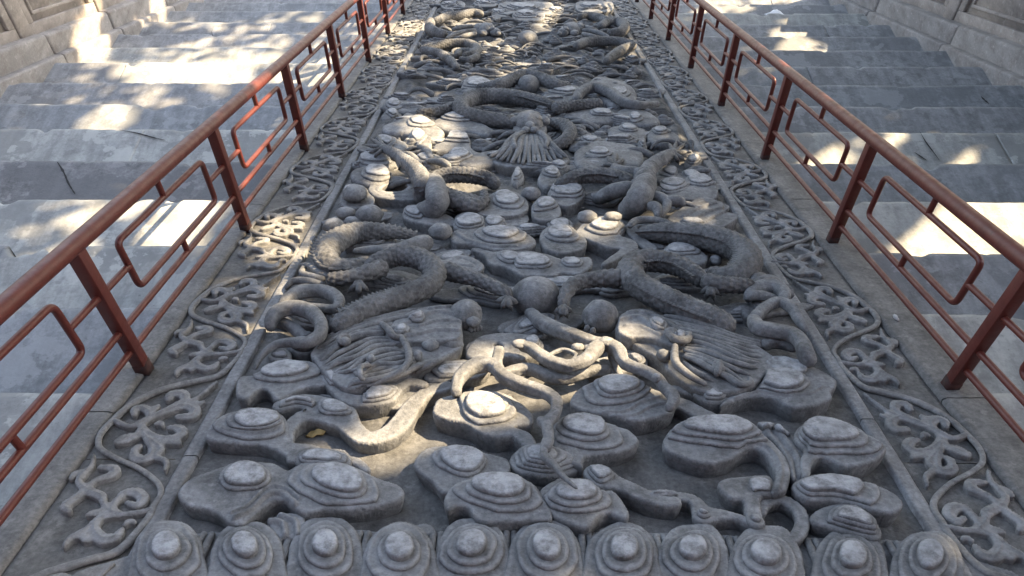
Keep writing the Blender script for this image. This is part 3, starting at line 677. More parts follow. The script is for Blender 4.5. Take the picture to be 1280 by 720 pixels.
cl(.052, [('C', [(758, 442), (820, 402), (900, 390), (980, 420), (1060, 480), (1060, 540), (960, 530), (860, 500), (780, 476)])], knobs=[('C', 950, 466, 85, 44, 15, K2, .012)])
cl(.040, (), [('C', [(536, 420), (560, 380), (622, 362), (690, 395), (722, 450), (706, 520), (640, 565)], [24, 26, 28, 30, 30, 28, 24])])
cl(.035, [('A', [(690, 470), (740, 440), (800, 430), (850, 450), (850, 520), (790, 540), (730, 530)])], ribs=[('A', [(700, 470), (760, 480), (770, 530)], 14, .012), ('A', [(750, 445), (815, 470), (825, 530)], 14, .012)])
cl(.01, [('B', [(130, 495), (180, 475), (225, 495), (220, 525), (160, 530)])], seed=5)
# bulb disc with a hole, knobs on the branches
cl(.066, [('E', [(150, 290), (180, 240), (240, 206), (330, 196), (420, 205), (492, 238), (482, 282), (420, 310), (340, 300), (270, 312), (185, 312)])], knobs=[('E', 455, 235, 36, 26, 0, [1.3], .016)], holes=[('E', [(272, 250), (295, 238), (318, 256), (300, 274)])])
def branch(pts_list, name='cloud_tendril', mat=None, lump=.13, flat=1.0):
    ac = Acc()
    for c, pts, h, r in pts_list: ac.add(*tube_vf(path(c, pts, h, r), 28, .007, flat, lump=lump, seed=random.random()*50, sq=3.4))
    return ac.build(name, mat or M_CARVE, ramp_o)
branch([('E', [(430, 108), (480, 150), (560, 190), (650, 220), (720, 242), (775, 245)], [.03, .05, .07, .085, .09, .09], [28, 32, 34, 32, 28, 26])])
branch([('E', [(385, 250), (440, 270), (480, 298), (540, 332), (610, 346), (680, 322), (725, 275), (770, 245)], [.085, .085, .09, .09, .095, .1, .1, .095], [24, 26, 28, 28, 28, 30, 34, 30])])
branch([('E', [(765, 245), (825, 275), (860, 335), (940, 368), (1000, 400), (1030, 440), (1075, 490), (1050, 545)], [.1, .1, .1, .1, .1, .095, .09, .085], [32, 32, 26, 24, 24, 24, 28, 20])])
branch([('E', [(300, 270), (288, 340), (312, 390), (400, 430), (500, 465), (552, 505), (545, 560), (512, 610), (520, 680), (500, 725)], [.085, .1, .11, .115, .115, .11, .105, .1, .1, .1], [24, 26, 28, 30, 28, 28, 26, 26, 24, 22]),
        ('B', [(690, 10), (735, 70), (718, 120), (712, 175), (760, 225), (800, 272), (862, 325)], [.1, .1, .1, .098, .098, .1, .1], [22, 20, 19, 19, 17, 13, 6])])
branch([('E', [(105, 480), (120, 405), (180, 352), (260, 342), (310, 380)], [.07, .085, .09, .095, .1], [24, 28, 34, 32, 26])])
branch([('E', [(285, 395), (360, 370), (440, 362), (540, 402), (620, 396), (700, 372), (795, 362)], [.05, .045, .045, .045, .045, .045, .045], [20, 26, 28, 28, 26, 24, 28])])
branch([('E', [(500, 310), (560, 280), (600, 278), (640, 300), (620, 330)], .075, [8, 10, 11, 11, 9])])
branch([('E', [(790, 290), (810, 330), (830, 380), (860, 410)], [.05, .05, .04, .03], [16, 16, 14, 14])])
def knob(c, x, y, r, h, sy=1., sz=.5, wear_skylight=.6, name='cloud_knob', rough=.11, mat=None):
    ac = Acc(); blob(ac, c, x, y, r, h, sy, sz, seed=(x+y)*.1, rough=rough, wear_skylight=wear_skylight); return ac.build(name, mat or M_CARVE, ramp_o)
for c, x, y, r, h, sy, sz in (('E', 775, 238, 38, .115, .9, .45), ('E', 390, 248, 36, .092, .9, .5), ('E', 648, 262, 30, .085, .9, .5), ('E', 1000, 400, 24, .11, 1.2, .8), ('E', 700, 268, 34, .075, .9, .6)):
    knob(c, x, y, r, h, sy, sz)
cl(.04, [('E', [(690, 330), (800, 300), (880, 310), (930, 280), (958, 320), (930, 350), (860, 370), (800, 380), (700, 380)])], seed=3)
cl(.05, [('E', [(860, 250), (920, 270), (958, 310), (950, 350), (900, 350), (850, 300)])], knobs=[('E', 905, 310, 30, 18, 20, [1.4], .01)])
# beside the lower right head
cl(.075, [('F', [(355, 592), (420, 540), (500, 530), (535, 470), (530, 400), (590, 375), (680, 385), (760, 415), (840, 455), (876, 490), (850, 530), (850, 560), (780, 590), (680, 598), (600, 560), (520, 552), (440, 560)])], knobs=[('F', 632, 476, 104, 40, 3, K1, .024), ('F', 650, 408, 105, 32, 8, [], .024)], ribs=[('F', [(420, 560), (520, 530), (620, 545), (740, 545), (810, 510)], 9, .006)])
cl(.07, [('F', [(240, 540), (300, 500), (370, 510), (400, 545), (370, 575), (290, 575)])], knobs=[('F', 330, 535, 42, 22, 10, K2, .010)])
cl(.055, (), [('E', [(1080, 440), (1150, 460), (1210, 480), (1260, 500)], [18, 24, 26, 26])])
# around the lower left head
cl(.06, [('D', [(425, 235), (470, 220), (540, 235), (565, 255), (530, 285), (470, 290), (430, 270)])], knobs=[('D', 485, 245, 40, 18, 0, K2, .008)])
cl(.066, [('D', [(335, 290), (350, 265), (400, 262), (438, 285), (430, 312), (380, 320), (340, 312)])], knobs=[('D', 385, 288, 38, 18, 0, [], .018)])
cl(.07, [('D', [(575, 395), (600, 360), (640, 350), (662, 385), (650, 430), (690, 460), (760, 470), (800, 430), (870, 425), (920, 450), (890, 500), (800, 520), (700, 515), (630, 470)])], [('D', [(880, 460), (920, 430), (970, 412), (1030, 425)], [36, 30, 26, 22])], knobs=[('D', 620, 388, 34, 28, 20, [1.3], .01), ('D', 830, 465, 58, 34, -10, [1.3], .012)])
cl(.045, [('D', [(1030, 400), (1060, 352), (1150, 320), (1270, 318), (1330, 350), (1290, 390), (1180, 405), (1090, 412)])], knobs=[('D', 1160, 358, 70, 24, -8, [1.4], .006)])
cl(.05, [('D', [(1215, 260), (1250, 235), (1300, 245), (1330, 280), (1290, 310), (1230, 300)])], knobs=[('D', 1265, 265, 36, 22, 0, [], .012)])
cl(.04, [('E', [(375, 165), (400, 130), (450, 150), (470, 190), (400, 195)])], seed=4)

# ---- dragons: one part each, with coils, limbs, claws and heads as sub-parts
SCL = (.025, .0075)
def tube_part(name, parent, c, pts, h, r, scale=None, nseg=None, mat=None, lump=.0, flat=1.0, groove=0, step=None):
    V, F = tube_vf(path(c, pts, h, r), nseg or (44 if scale else 20), step or (.0045 if scale else .008), flat, scale, lump=lump, seed=random.random()*50, groove=groove, sq=3.0 if name in ('tail', 'flame') else 2.0)
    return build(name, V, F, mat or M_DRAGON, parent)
def spines(parent, c, pts, h, r, off, n, ln=.022):
    """a serrated fin along one flank of a coil"""
    P, s = resample(catmull(path(c, pts, h, r), 12), .004)
    T = np.gradient(P[:, :3], axis=0); T /= np.linalg.norm(T, axis=1)[:, None]; S = np.cross(T, [0, 0, 1.]); S /= np.linalg.norm(S, axis=1)[:, None]
    ph = np.linspace(0, n, len(P)); sw = ph-np.floor(ph)
    ctr = P[:, :3]+off*S*P[:, 3:4]*.80+np.array([0, 0, .45])*P[:, 3:4]
    tip = ctr+off*S*(.006+ln*(1-sw))[:, None]+np.array([0, 0, 1.])*(.010*(1-sw))[:, None]
    a = ctr+np.array([0, 0, .007]); b = ctr-np.array([0, 0, .009]); k = len(P)
    V = np.concatenate([a, tip, b]); i = np.arange(k-1)
    F = np.concatenate([np.stack([i, i+1, k+i+1, k+i], 1), np.stack([k+i, k+i+1, 2*k+i+1, 2*k+i], 1)])
    return build('fin', V, F, M_DRAGON, parent, False)
def claws(parent, c, x, y, ang, spread, n, ln, r, h, drop=.03, curve=.5):
    """n toes fanned round the direction ang (degrees, picture sense)"""
    for i in range(n):
        a = math.radians(ang+(i-(n-1)/2)*spread/max(1, n-1)); L = ln*(1-.12*abs(i-(n-1)/2)); cv = curve*(i-(n-1)/2)/max(1, n-1)
        P = []
        for t in (0, .3, .6, .85, 1):
            P.append((x+math.cos(a+cv*t)*L*t, y+math.sin(a+cv*t)*L*t, h+.018*math.sin(t*3.1)-drop*t*t, r*(1-.1*t if t < .7 else 1.5-1.35*t)))
        tube_part('claw', parent, c, P, None, None, None, 12, M_DRAGON, .08, step=.006)
def strands(parent, c, L, h, r, name='mane_lock', mat=None, lump=.05):
    if name == 'mane_lock' and c in 'DF':
        Q = [resample(np.array(p, float), np.linalg.norm(np.diff(np.array(p, float), axis=0), axis=1).sum()/5.01)[0][:6] for p in L]; M = []
        for a, b in zip(Q[:-1], Q[1:]):
            if len(a) == len(b) and np.linalg.norm(a-b, axis=1).max() < 130: M += [(a*.62+b*.38+RNG.normal(size=a.shape)*3).tolist(), (a*.3+b*.7+RNG.normal(size=a.shape)*3).tolist()]
        L = list(L)+[[tuple(p) for p in q] for q in M]; r *= .72
    for k, pts in enumerate(L):
        hh = h+random.uniform(-.006, .008)
        tube_part(name, parent, c, pts, [hh, hh+.006, hh, hh-.02], [r*.8, r*1.05, r, r*.9, r*.55], None, 12, mat or M_CARVE, lump, step=.007)

# lower left dragon
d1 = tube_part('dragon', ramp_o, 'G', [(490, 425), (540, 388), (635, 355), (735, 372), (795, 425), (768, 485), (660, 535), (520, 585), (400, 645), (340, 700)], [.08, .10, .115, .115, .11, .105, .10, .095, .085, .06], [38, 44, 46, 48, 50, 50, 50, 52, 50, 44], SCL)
c1 = ('G', [(720, 268), (640, 255), (540, 248), (430, 256), (345, 298), (310, 358), (345, 412), (430, 412), (510, 385)], [.05, .07, .08, .085, .09, .09, .085, .075, .06], [14, 26, 40, 48, 54, 56, 54, 46, 34])
tube_part('coil', d1, *c1, SCL); spines(d1, *c1, 1, 34); spines(d1, 'G', [(660, 535), (520, 585), (400, 645)], .1, 52, 1, 16)
tube_part('limb', d1, 'G', [(830, 415), (900, 438), (980, 460), (1060, 492), (1112, 520), (1125, 555)], [.09, .09, .09, .09, .085, .06], [46, 38, 32, 30, 26, 22], SCL)
claws(d1, 'G', 1118, 540, 95, 110, 4, 70, 15, .07)
tube_part('limb', d1, 'G', [(580, 400), (500, 430), (410, 452), (310, 462)], [.10, .105, .10, .09], [42, 38, 34, 32], SCL)
claws(d1, 'G', 455, 465, 88, 60, 3, 85, 14, .085, .06)
tube_part('limb', d1, 'G', [(430, 335), (500, 330), (580, 330), (640, 330), (740, 300), (790, 300)], [.06, .07, .09, .10, .105, .10], [14, 20, 28, 34, 38, 34], None, 20, M_CARVE, .1)
strands(d1, 'G', [[(310, 462), (255, 450), (205, 432), (222, 392)], [(305, 485), (230, 468), (165, 468), (128, 505)], [(285, 500), (205, 498), (150, 525), (122, 560)], [(270, 520), (210, 528), (170, 545), (140, 590)], [(330, 450), (280, 430), (235, 400), (200, 395)]], .075, 17, 'flame')
rib1 = tube_part('tail', d1, 'D', [(352, 195), (352, 145), (390, 102), (460, 88), (530, 110), (572, 160), (565, 212), (515, 242), (440, 242), (370, 254), (310, 302), (278, 365)], [.05, .08, .095, .1, .1, .1, .1, .095, .085, .075, .06, .04], [24, 30, 34, 34, 34, 32, 30, 28, 22, 18, 14, 8], None, 24, M_CARVE, .06)
tube_part('tail', d1, 'D', [(395, 105), (418, 55), (480, 20), (560, 12), (620, 28), (655, 62), (632, 92), (560, 86), (480, 70)], [.07, .085, .09, .09, .09, .09, .085, .08, .06], [18, 26, 30, 30, 30, 28, 22, 18, 10], None, 24, M_CARVE, .06)
tube_part('tail', d1, 'D', [(372, 150), (420, 160), (465, 190), (500, 215), (540, 205)], .045, [20, 24, 26, 24, 18], None, 20, M_CARVE, .08)
tube_part('tail', d1, 'D', [(560, 100), (600, 120), (625, 160), (600, 200)], .05, [14, 16, 16, 12], SCL, 24)
# its head: muzzle towards the pearl, hair flowing away to the left
h1 = relief('head', d1, .065, [('D', [(1190, 120), (1150, 82), (1050, 86), (900, 112), (700, 162), (590, 222), (530, 285), (560, 335), (615, 400), (700, 446), (830, 420), (960, 378), (1080, 325), (1190, 265), (1200, 190)])], seed=12, rough=.006, mat=M_CARVE)
def face(parent, items):
    for c, x, y, r, h, sy, sz in items:
        ac = Acc(); blob(ac, c, x, y, r, h, sy, sz, seed=x*.13+y*.07, rough=.14, wear_skylight=.25); ac.build('facial_lump', M_CARVE, parent)
face(d1, [('D', 1215, 118, 74, .075, 1.15, .85), ('D', 1195, 80, 24, .105, 1, .6), ('D', 1258, 96, 28, .10, 1, .6), ('D', 1250, 150, 32, .085, 1, .7), ('D', 1150, 245, 56, .06, 1.0, .7), ('D', 1000, 300, 26, .085, 1.2, .9), ('D', 1060, 250, 40, .075, 1.3, .6), ('D', 680, 238, 26, .10, 1, .8), ('D', 795, 315, 20, .095, 1.3, .9)])
relief('skull', d1, .092, [('D', [(1192, 110), (1160, 76), (1060, 80), (960, 108), (895, 150), (862, 205), (900, 240), (960, 236), (1060, 232), (1180, 222), (1200, 165)])], seed=14, rough=.005, mat=M_CARVE, knobs=[('D', 1000, 122, 24, 14, -10, [1.5], .012), ('D', 930, 178, 24, 14, -20, [1.5], .014)], ribs=[('D', [(1180, 120), (1080, 110), (980, 150), (900, 180)], 12, .009), ('D', [(1185, 150), (1090, 150), (1010, 175)], 9, .007), ('D', [(1185, 190), (1080, 190), (990, 210), (900, 215)], 12, .009), ('D', [(1150, 85), (1060, 95)], 10, .008)])
for k in range(5):
    face(d1, [('D', 1225+k*14, 178+((k*7) % 9), 11, .05, 1.2, 1.4)])
strands(d1, 'D', [[(1110, 92), (960, 106), (820, 138), (690, 172), (590, 226)], [(1010, 140), (880, 152), (760, 186), (640, 232), (540, 296)], [(900, 165), (800, 190), (720, 205), (640, 260), (560, 318)], [(860, 208), (760, 214), (680, 240), (620, 290), (570, 340)], [(910, 252), (810, 262), (730, 306), (650, 330), (590, 372)], [(930, 282), (840, 280), (760, 320), (700, 366), (640, 380)], [(1010, 305), (910, 338), (820, 340), (740, 384), (720, 350)], [(970, 350), (870, 392), (780, 412), (720, 420), (690, 450)], [(1090, 320), (1000, 350), (930, 385), (850, 412), (770, 440)], [(1140, 300), (1060, 340), (990, 380)]], .078, 19)
strands(d1, 'D', [[(840, 155), (872, 185), (905, 218), (975, 212)], [(925, 212), (955, 262), (962, 325), (915, 380), (830, 414)]], .098, 16, 'whisker')
strands(d1, 'D', [[(800, 345), (750, 350), (750, 395), (770, 410)], [(660, 250), (655, 222), (690, 215), (700, 235)]], .095, 13, 'hair_curl')

# lower right dragon
d2 = tube_part('dragon', ramp_o, 'H', [(870, 490), (825, 448), (740, 400), (640, 378), (560, 382), (522, 425), (570, 490), (680, 550), (800, 602), (910, 645), (985, 700)], [.07, .09, .10, .10, .10, .10, .10, .10, .095, .085, .06], [28, 40, 46, 50, 52, 56, 58, 60, 60, 58, 52], SCL)
c2 = ('H', [(560, 252), (640, 250), (750, 256), (870, 275), (980, 310), (1048, 365), (1030, 425), (950, 446), (870, 430)], [.05, .07, .085, .09, .09, .09, .085, .08, .06], [20, 40, 50, 58, 62, 62, 58, 46, 30])
tube_part('coil', d2, *c2, SCL); spines(d2, *c2, 1, 40); spines(d2, 'H', [(570, 490), (680, 550), (800, 602), (910, 645)], .1, 58, 1, 26)
spines(d2, 'H', [(840, 460), (740, 400), (640, 378), (570, 385)], .1, 48, -1, 20)
tube_part('limb', d2, 'H', [(505, 455), (420, 455), (330, 465), (265, 490), (234, 540), (228, 590)], [.09, .09, .09, .09, .08, .06], [44, 40, 34, 34, 28, 24], SCL)
claws(d2, 'H', 228, 580, 88, 90, 4, 60, 15, .06)
tube_part('limb', d2, 'H', [(840, 465), (920, 480), (1000, 486), (1080, 492)], [.10, .105, .10, .09], [42, 38, 36, 34], SCL)
claws(d2, 'H', 885, 485, 95, 70, 4, 80, 14, .085, .06)
strands(d2, 'H', [[(1060, 500), (1110, 465), (1160, 462), (1200, 490)], [(1050, 525), (1110, 505), (1170, 505), (1225, 530)], [(1040, 545), (1080, 530), (1150, 540), (1190, 560)], [(1070, 480), (1090, 450), (1120, 440)], [(1180, 490), (1225, 505), (1245, 545)]], .08, 22, 'flame')
tube_part('tail', d2, 'F', [(505, 215), (550, 165), (615, 133), (675, 160), (705, 212), (742, 268)], [.08, .09, .1, .1, .09, .07], [32, 26, 24, 26, 22, 14], None, 24, M_CARVE, .06)
tube_part('tail', d2, 'F', [(500, 205), (525, 248), (600, 262), (672, 276), (718, 315), (738, 370), (772, 420)], [.08, .09, .095, .095, .095, .09, .06], [30, 36, 34, 34, 34, 38, 28], None, 24, M_CARVE, .06)
tube_part('tail', d2, 'F', [(640, 135), (640, 95), (590, 62), (520, 72), (482, 110), (485, 130)], [.09, .095, .095, .09, .08, .06], [22, 30, 32, 30, 24, 16], None, 24, M_CARVE, .06)
tube_part('tail', d2, 'F', [(540, 330), (600, 310), (660, 320), (700, 345)], .05, [22, 30, 30, 22], None, 20, M_CARVE, .08)
cl(.05, [('F', [(445, 150), (480, 135), (560, 125), (580, 150), (520, 190), (470, 195)])], knobs=[('F', 540, 140, 34, 18, 0, [1.4], .01)])
h2 = relief('head', d2, .065, [('E', [(825, 200), (828, 135), (870, 102), (950, 92), (1030, 120), (1130, 150), (1280, 190), (1420, 240), (1500, 290), (1530, 330), (1440, 420), (1330, 460), (1180, 450), (1060, 370), (1000, 310), (920, 260)])], seed=21, rough=.006)
face(d2, [('E', 752, 125, 82, .07, 1.05, .9), ('E', 700, 150, 24, .06, 1, 1), ('E', 1030, 300, 34, .08, 1.1, .8), ('E', 1060, 205, 36, .09, 1, .8), ('E', 1130, 215, 28, .095, 1, .8), ('E', 1270, 355, 30, .09, 1.3, .8), ('E', 690, 180, 14, .05, 1, 1.2), ('E', 715, 190, 14, .05, 1, 1.2)])
relief('skull', d2, .092, [('E', [(826, 190), (830, 132), (872, 102), (950, 94), (1020, 120), (1090, 150), (1150, 200), (1130, 240), (1060, 250), (1000, 225), (930, 215), (870, 215)])], seed=24, rough=.005, knobs=[('E', 1005, 150, 28, 18, 30, [1.5], .014), ('E', 1110, 205, 24, 16, 30, [1.5], .012)], ribs=[('E', [(835, 140), (920, 130), (1000, 190), (1080, 220)], 13, .009), ('E', [(860, 170), (930, 175), (1010, 210)], 10, .007), ('E', [(880, 108), (960, 112), (1040, 150), (1100, 170)], 11, .008)])
strands(d2, 'F', [[(100, 196), (200, 212), (310, 245), (420, 285), (540, 312)], [(70, 235), (170, 255), (300, 285), (420, 320), (540, 345)], [(170, 285), (280, 305), (380, 345), (470, 385), (540, 400)], [(190, 340), (290, 355), (390, 392), (470, 415), (525, 428)], [(190, 372), (260, 400), (330, 440), (390, 470), (440, 520)], [(330, 430), (400, 470), (450, 500), (492, 490), (480, 460)], [(60, 210), (120, 225), (180, 270), (240, 285)], [(190, 400), (240, 440), (300, 470), (350, 510)]], .078, 20)
strands(d2, 'F', [[(155, 325), (158, 400), (215, 455), (300, 505)], [(120, 270), (160, 300), (210, 300), (222, 265)]], .098, 19, 'whisker')
strands(d2, 'F', [[(330, 420), (350, 400), (345, 440), (335, 470)]], .095, 17, 'hair_curl')

# pearl held between the two
ac = Acc(); l = loc('P', (670, 371), .045); R = rad('P', (670, 371), 31, .045); V, F, W = blob_vf(l, (R, R, R*.80), 3, .015, 48, 32); ac.add(V, F, W*.5); ac.build('pearl', M_CARVE, ramp_o)

# middle dragon, face on
d3 = tube_part('dragon', ramp_o, 'T', [(800, 392), (700, 364), (600, 350), (510, 354), (456, 382), (470, 414), (545, 432), (640, 446), (720, 470)], [.08, .09, .095, .095, .09, .08, .075, .07, .05], [22, 27, 29, 30, 30, 30, 28, 26, 22], SCL)
spines(d3, 'T', [(790, 390), (700, 364), (600, 350), (510, 354)], .09, 28, -1, 40)
tube_part('coil', d3, 'T', [(770, 446), (830, 456), (852, 482), (832, 512), (775, 540)], [.05, .07, .07, .065, .04], [20, 24, 25, 24, 18], SCL)
tube_part('coil', d3, 'T', [(785, 396), (860, 386), (930, 378), (970, 376)], .085, [24, 20, 20, 18], SCL)
tube_part('limb', d3, 'T', [(440, 390), (380, 405), (330, 412), (290, 408)], .075, [24, 21, 19, 14], SCL)
for c, pts, h, r, sc in (('U', [(300, 345), (370, 372), (445, 422), (520, 482), (568, 550), (590, 620), (560, 690)], [.10, .12, .125, .13, .13, .11, .02], [26, 34, 44, 54, 66, 70, 56], (.019, .004)),
                     ('U', [(600, 600), (640, 562), (720, 532), (820, 525), (920, 532), (1020, 558), (1080, 610)], [.10, .10, .10, .1, .095, .085, .06], [40, 48, 52, 54, 54, 50, 40], SCL),
                     ('U', [(600, 640), (700, 655), (800, 682), (900, 702), (990, 725)], [.10, .10, .09, .08, .06], [60, 58, 54, 50, 44], SCL),
                     ('V', [(1085, 378), (1000, 420), (920, 480), (882, 550), (852, 600), (780, 660)], [.10, .12, .125, .13, .10, .02], [34, 46, 54, 66, 64, 52], (.019, .004)),
                     ('V', [(290, 608), (380, 558), (480, 532), (600, 530), (720, 550), (810, 585)], [.06, .085, .095, .1, .1, .1], [36, 46, 52, 54, 52, 48], SCL),
                     ('V', [(640, 440), (680, 480), (740, 510), (830, 520), (880, 545)], [.02, .07, .1, .1, .1], [22, 34, 46, 48, 50], None),
                     ('H', [(598, 10), (580, 70), (545, 125), (500, 160)], [.12, .12, .09, .0], [48, 56, 54, 40], None),
                     ('H', [(560, 55), (480, 62), (420, 80), (365, 112)], [.1, .1, .07, .0], [34, 36, 32, 22], None),
                     ('G', [(786, 20), (806, 85), (792, 140), (720, 165)], [.12, .12, .09, .0], [46, 52, 52, 38], None),
                     ('G', [(820, 85), (890, 112), (970, 132), (1015, 110), (1010, 70)], [.1, .09, .08, .08, .07], [46, 42, 34, 22, 16], SCL)):
    tube_part('coil' if sc == SCL else 'limb', d3, c, pts, h, r, sc, None, None if sc == SCL else M_CARVE, .10 if sc != SCL else 0)
spines(d3, 'U', [(640, 562), (720, 532), (820, 525), (920, 532), (1020, 558)], .1, 52, 1, 18); spines(d3, 'V', [(380, 558), (480, 532), (600, 530), (720, 550)], .1, 52, 1, 18)
claws(d3, 'U', 330, 345, 188, 75, 5, 160, 14, .10, .05); claws(d3, 'V', 1075, 385, -25, 150, 6, 120, 15, .10, .05); claws(d3, 'V', 680, 470, -80, 150, 5, 110, 16, .08, .04)
strands(d3, 'U', [[(560, 460), (500, 400), (440, 380)], [(640, 420), (600, 360), (540, 330)], [(760, 470), (700, 440), (600, 430)]], .07, 26, 'flame')
# its face and beard
relief('head', d3, .05, [('T', [(650, 478), (690, 460), (740, 462), (768, 482), (800, 530), (850, 578), (805, 600), (705, 608), (610, 602), (545, 572), (600, 535)])], seed=31, rough=.005)
face(d3, [('T', 705, 448, 56, .085, 1.5, .75), ('T', 655, 440, 22, .10, 1.4, .8), ('T', 757, 440, 22, .10, 1.4, .8), ('T', 680, 432, 17, .125, 1.3, .8), ('T', 732, 432, 17, .125, 1.3, .8), ('T', 705, 455, 18, .125, 1.8, .7), ('T', 690, 472, 16, .115, 1.3, .7), ('T', 722, 472, 16, .115, 1.3, .7), ('T', 704, 415, 16, .10, 2.0, .8), ('T', 640, 425, 11, .085, 1.8, .8), ('T', 772, 425, 11, .085, 1.8, .8)])
relief('brow', d3, .075, [('T', [(648, 446), (668, 422), (705, 412), (742, 422), (764, 446), (766, 474), (740, 490), (705, 494), (670, 490), (646, 474)])], seed=33, rough=.004, rim=.02, bulge=.02, ribs=[('T', [(705, 420), (705, 455), (705, 478)], 7, .02), ('T', [(660, 446), (680, 440), (698, 448)], 5, .012), ('T', [(750, 446), (730, 440), (712, 448)], 5, .012)], knobs=[('T', 684, 456, 9, 6, 0, [1.5], .012), ('T', 726, 456, 9, 6, 0, [1.5], .012)])
for k in range(15):
    t = k/14; x0 = 660+t*92; x1 = 560+t*282; y1 = 572+26*math.sin(t*math.pi)
    w1 = 8*(1 if k % 2 else -1)
    strands(d3, 'T', [[(x0, 486), (x0*.72+x1*.28+w1*.5, 515), (x0*.4+x1*.6-w1*.4, 548), (x1+w1*.3, y1)]], .082, 11.5, 'beard_lock', None, .03)
strands(d3, 'T', [[(690, 478), (664, 488), (645, 512), (652, 535), (635, 545)], [(722, 478), (750, 488), (768, 512), (762, 535), (778, 545)]], .108, 9, 'whisker')
# upper dragons, far down the slope
d4 = tube_part('dragon', ramp_o, 'T', [(310, 182), (360, 168), (420, 160), (478, 160), (512, 178), (500, 196), (460, 204)], .09, [14, 17, 18, 18, 18, 16, 12], (.026, .005))
for c, pts, h, r in (('T', [(312, 184), (345, 190), (385, 200), (420, 225), (440, 248)], .08, [16, 18, 18, 16, 12]), ('T', [(345, 78), (342, 105), (370, 122), (405, 126)], .09, [16, 20, 20, 16]), ('T', [(360, 80), (400, 62), (450, 55), (500, 48), (535, 52)], .1, [14, 16, 16, 16, 12]), ('T', [(440, 205), (450, 190), (490, 190), (510, 205), (480, 218), (450, 212)], .08, [12, 14, 15, 14, 12, 8])):
    tube_part('coil', d4, c, pts, h, r, (.026, .005))
d5 = tube_part('dragon', ramp_o, 'T', [(1085, 162), (1030, 152), (960, 150), (900, 156), (870, 170)], .09, [14, 17, 18, 18, 14], (.026, .005))
for c, pts, h, r in (('T', [(1085, 165), (1040, 182), (1005, 205), (980, 225)], .08, [16, 18, 18, 14]), ('T', [(960, 98), (985, 84), (1030, 82), (1050, 100), (1030, 118), (985, 120)], .09, [14, 18, 20, 20, 18, 14]), ('T', [(880, 62), (920, 58), (960, 66), (990, 78)], .1, [12, 15, 16, 14])):
    tube_part('coil', d5, c, pts, h, r, (.026, .005))
face(d4, [('T', 545, 112, 36, .06, 1.5, .8), ('T', 580, 118, 20, .07, 1.5, .8), ('T', 520, 100, 20, .09, 1.5, .8), ('T', 555, 98, 15, .10, 1.5, .8), ('T', 570, 106, 12, .10, 1.4, .8), ('T', 535, 120, 16, .09, 1.4, .7), ('T', 592, 122, 9, .09, 1.4, .8)])
face(d5, [('T', 858, 112, 36, .06, 1.5, .8), ('T', 825, 118, 20, .07, 1.5, .8), ('T', 885, 100, 20, .09, 1.5, .8), ('T', 848, 98, 15, .10, 1.5, .8), ('T', 835, 106, 12, .10, 1.4, .8), ('T', 868, 120, 16, .09, 1.4, .7), ('T', 812, 122, 9, .09, 1.4, .8)])
strands(d4, 'T', [[(510, 110), (470, 115), (430, 125), (400, 140)], [(510, 120), (470, 130), (440, 140)], [(500, 95), (450, 100), (420, 110)]], .1, 9)
strands(d5, 'T', [[(895, 110), (940, 115), (970, 125), (1000, 140)], [(895, 122), (930, 132), (960, 140)], [(900, 95), (930, 105), (950, 110)]], .1, 9)
for pts in ([(690, 268), (640, 290), (580, 312), (510, 322)], [(675, 268), (740, 284), (800, 308), (850, 314)]): tube_part('limb', d3, 'T', pts, [.11, .10, .09, .06], [22, 23, 21, 15], SCL)
tube_part('tail', d3, 'T', [(870, 368), (892, 335), (940, 318), (1000, 338), (1050, 372), (1110, 384), (1175, 378)], [.07, .09, .095, .095, .09, .08, .05], [17, 19, 20, 20, 20, 17, 10], None, 24, M_CARVE, .05)
knob('T', 700, 308, 41, .07, 1.25, .85, .3, 'pearl', .02); knob('T', 697, 141, 37, .08, 1.3, .8, .2, 'pearl', .02)
# terrace-like cloud bank at the head of the far end
for (x0, x1, y0, y1, H_) in ((590, 790, 8, 50, .08), (640, 760, 36, 72, .085), (500, 590, 2, 22, .07), (380, 470, 4, 30, .06), (870, 1010, 6, 40, .07), (560, 650, 30, 60, .06), (770, 850, 26, 56, .06)):
    cl(H_, [('T', [(x0, (y0+y1)/2), (x0+12, y0), ((x0+x1)/2, y0-3), (x1-12, y0), (x1, (y0+y1)/2), (x1-14, y1), ((x0+x1)/2, y1+2), (x0+14, y1)])], knobs=[('T', (x0+x1)/2-10, (y0+y1)/2-6, (x1-x0)*.24, (y1-y0)*.2, 4, [1.7, 1.35], .02)], ribs=[('T', [(x0+15, y1-6), ((x0+x1)/2, y1-12), (x1-15, y1-8)], 4, .012)], seed=x0)

# middle rows
cl(.065, [('G', [(372, 112), (400, 85), (500, 80), (530, 110), (500, 138), (400, 138)])]); knob('G', 440, 76, 56, .085, 1.1, .62, .3)
cl(.075, [('G', [(500, 50), (540, 12), (640, 0), (710, 30), (738, 80), (690, 105), (560, 96), (512, 78)])], holes=[('G', [(562, 52), (600, 28), (660, 30), (676, 46), (640, 66), (580, 68)])], edge_groove=.004)
for a in ((505, 172, 62, .07, .9, .7), (345, 222, 48, .06, .95, .75), (398, 165, 44, .055, 1.0, .6), (820, 246, 54, .075, 1.1, .65), (430, 205, 40, .05, 1, .6)): knob('G', *a)
cl(.085, [('G', [(985, 165), (1000, 120), (1050, 76), (1120, 62), (1190, 90), (1212, 140), (1160, 172), (1050, 178)])], knobs=[('G', 1112, 96, 56, 28, 5, K2, .02)])
cl(.05, [('G', [(1080, 200), (1120, 180), (1190, 165), (1215, 190), (1190, 215), (1110, 220)])])
cl(.08, [('G', [(875, 200), (900, 168), (960, 160), (1015, 182), (1018, 222), (960, 242), (895, 236)])], knobs=[('G', 946, 202, 60, 32, 5, [1.3], .02)])
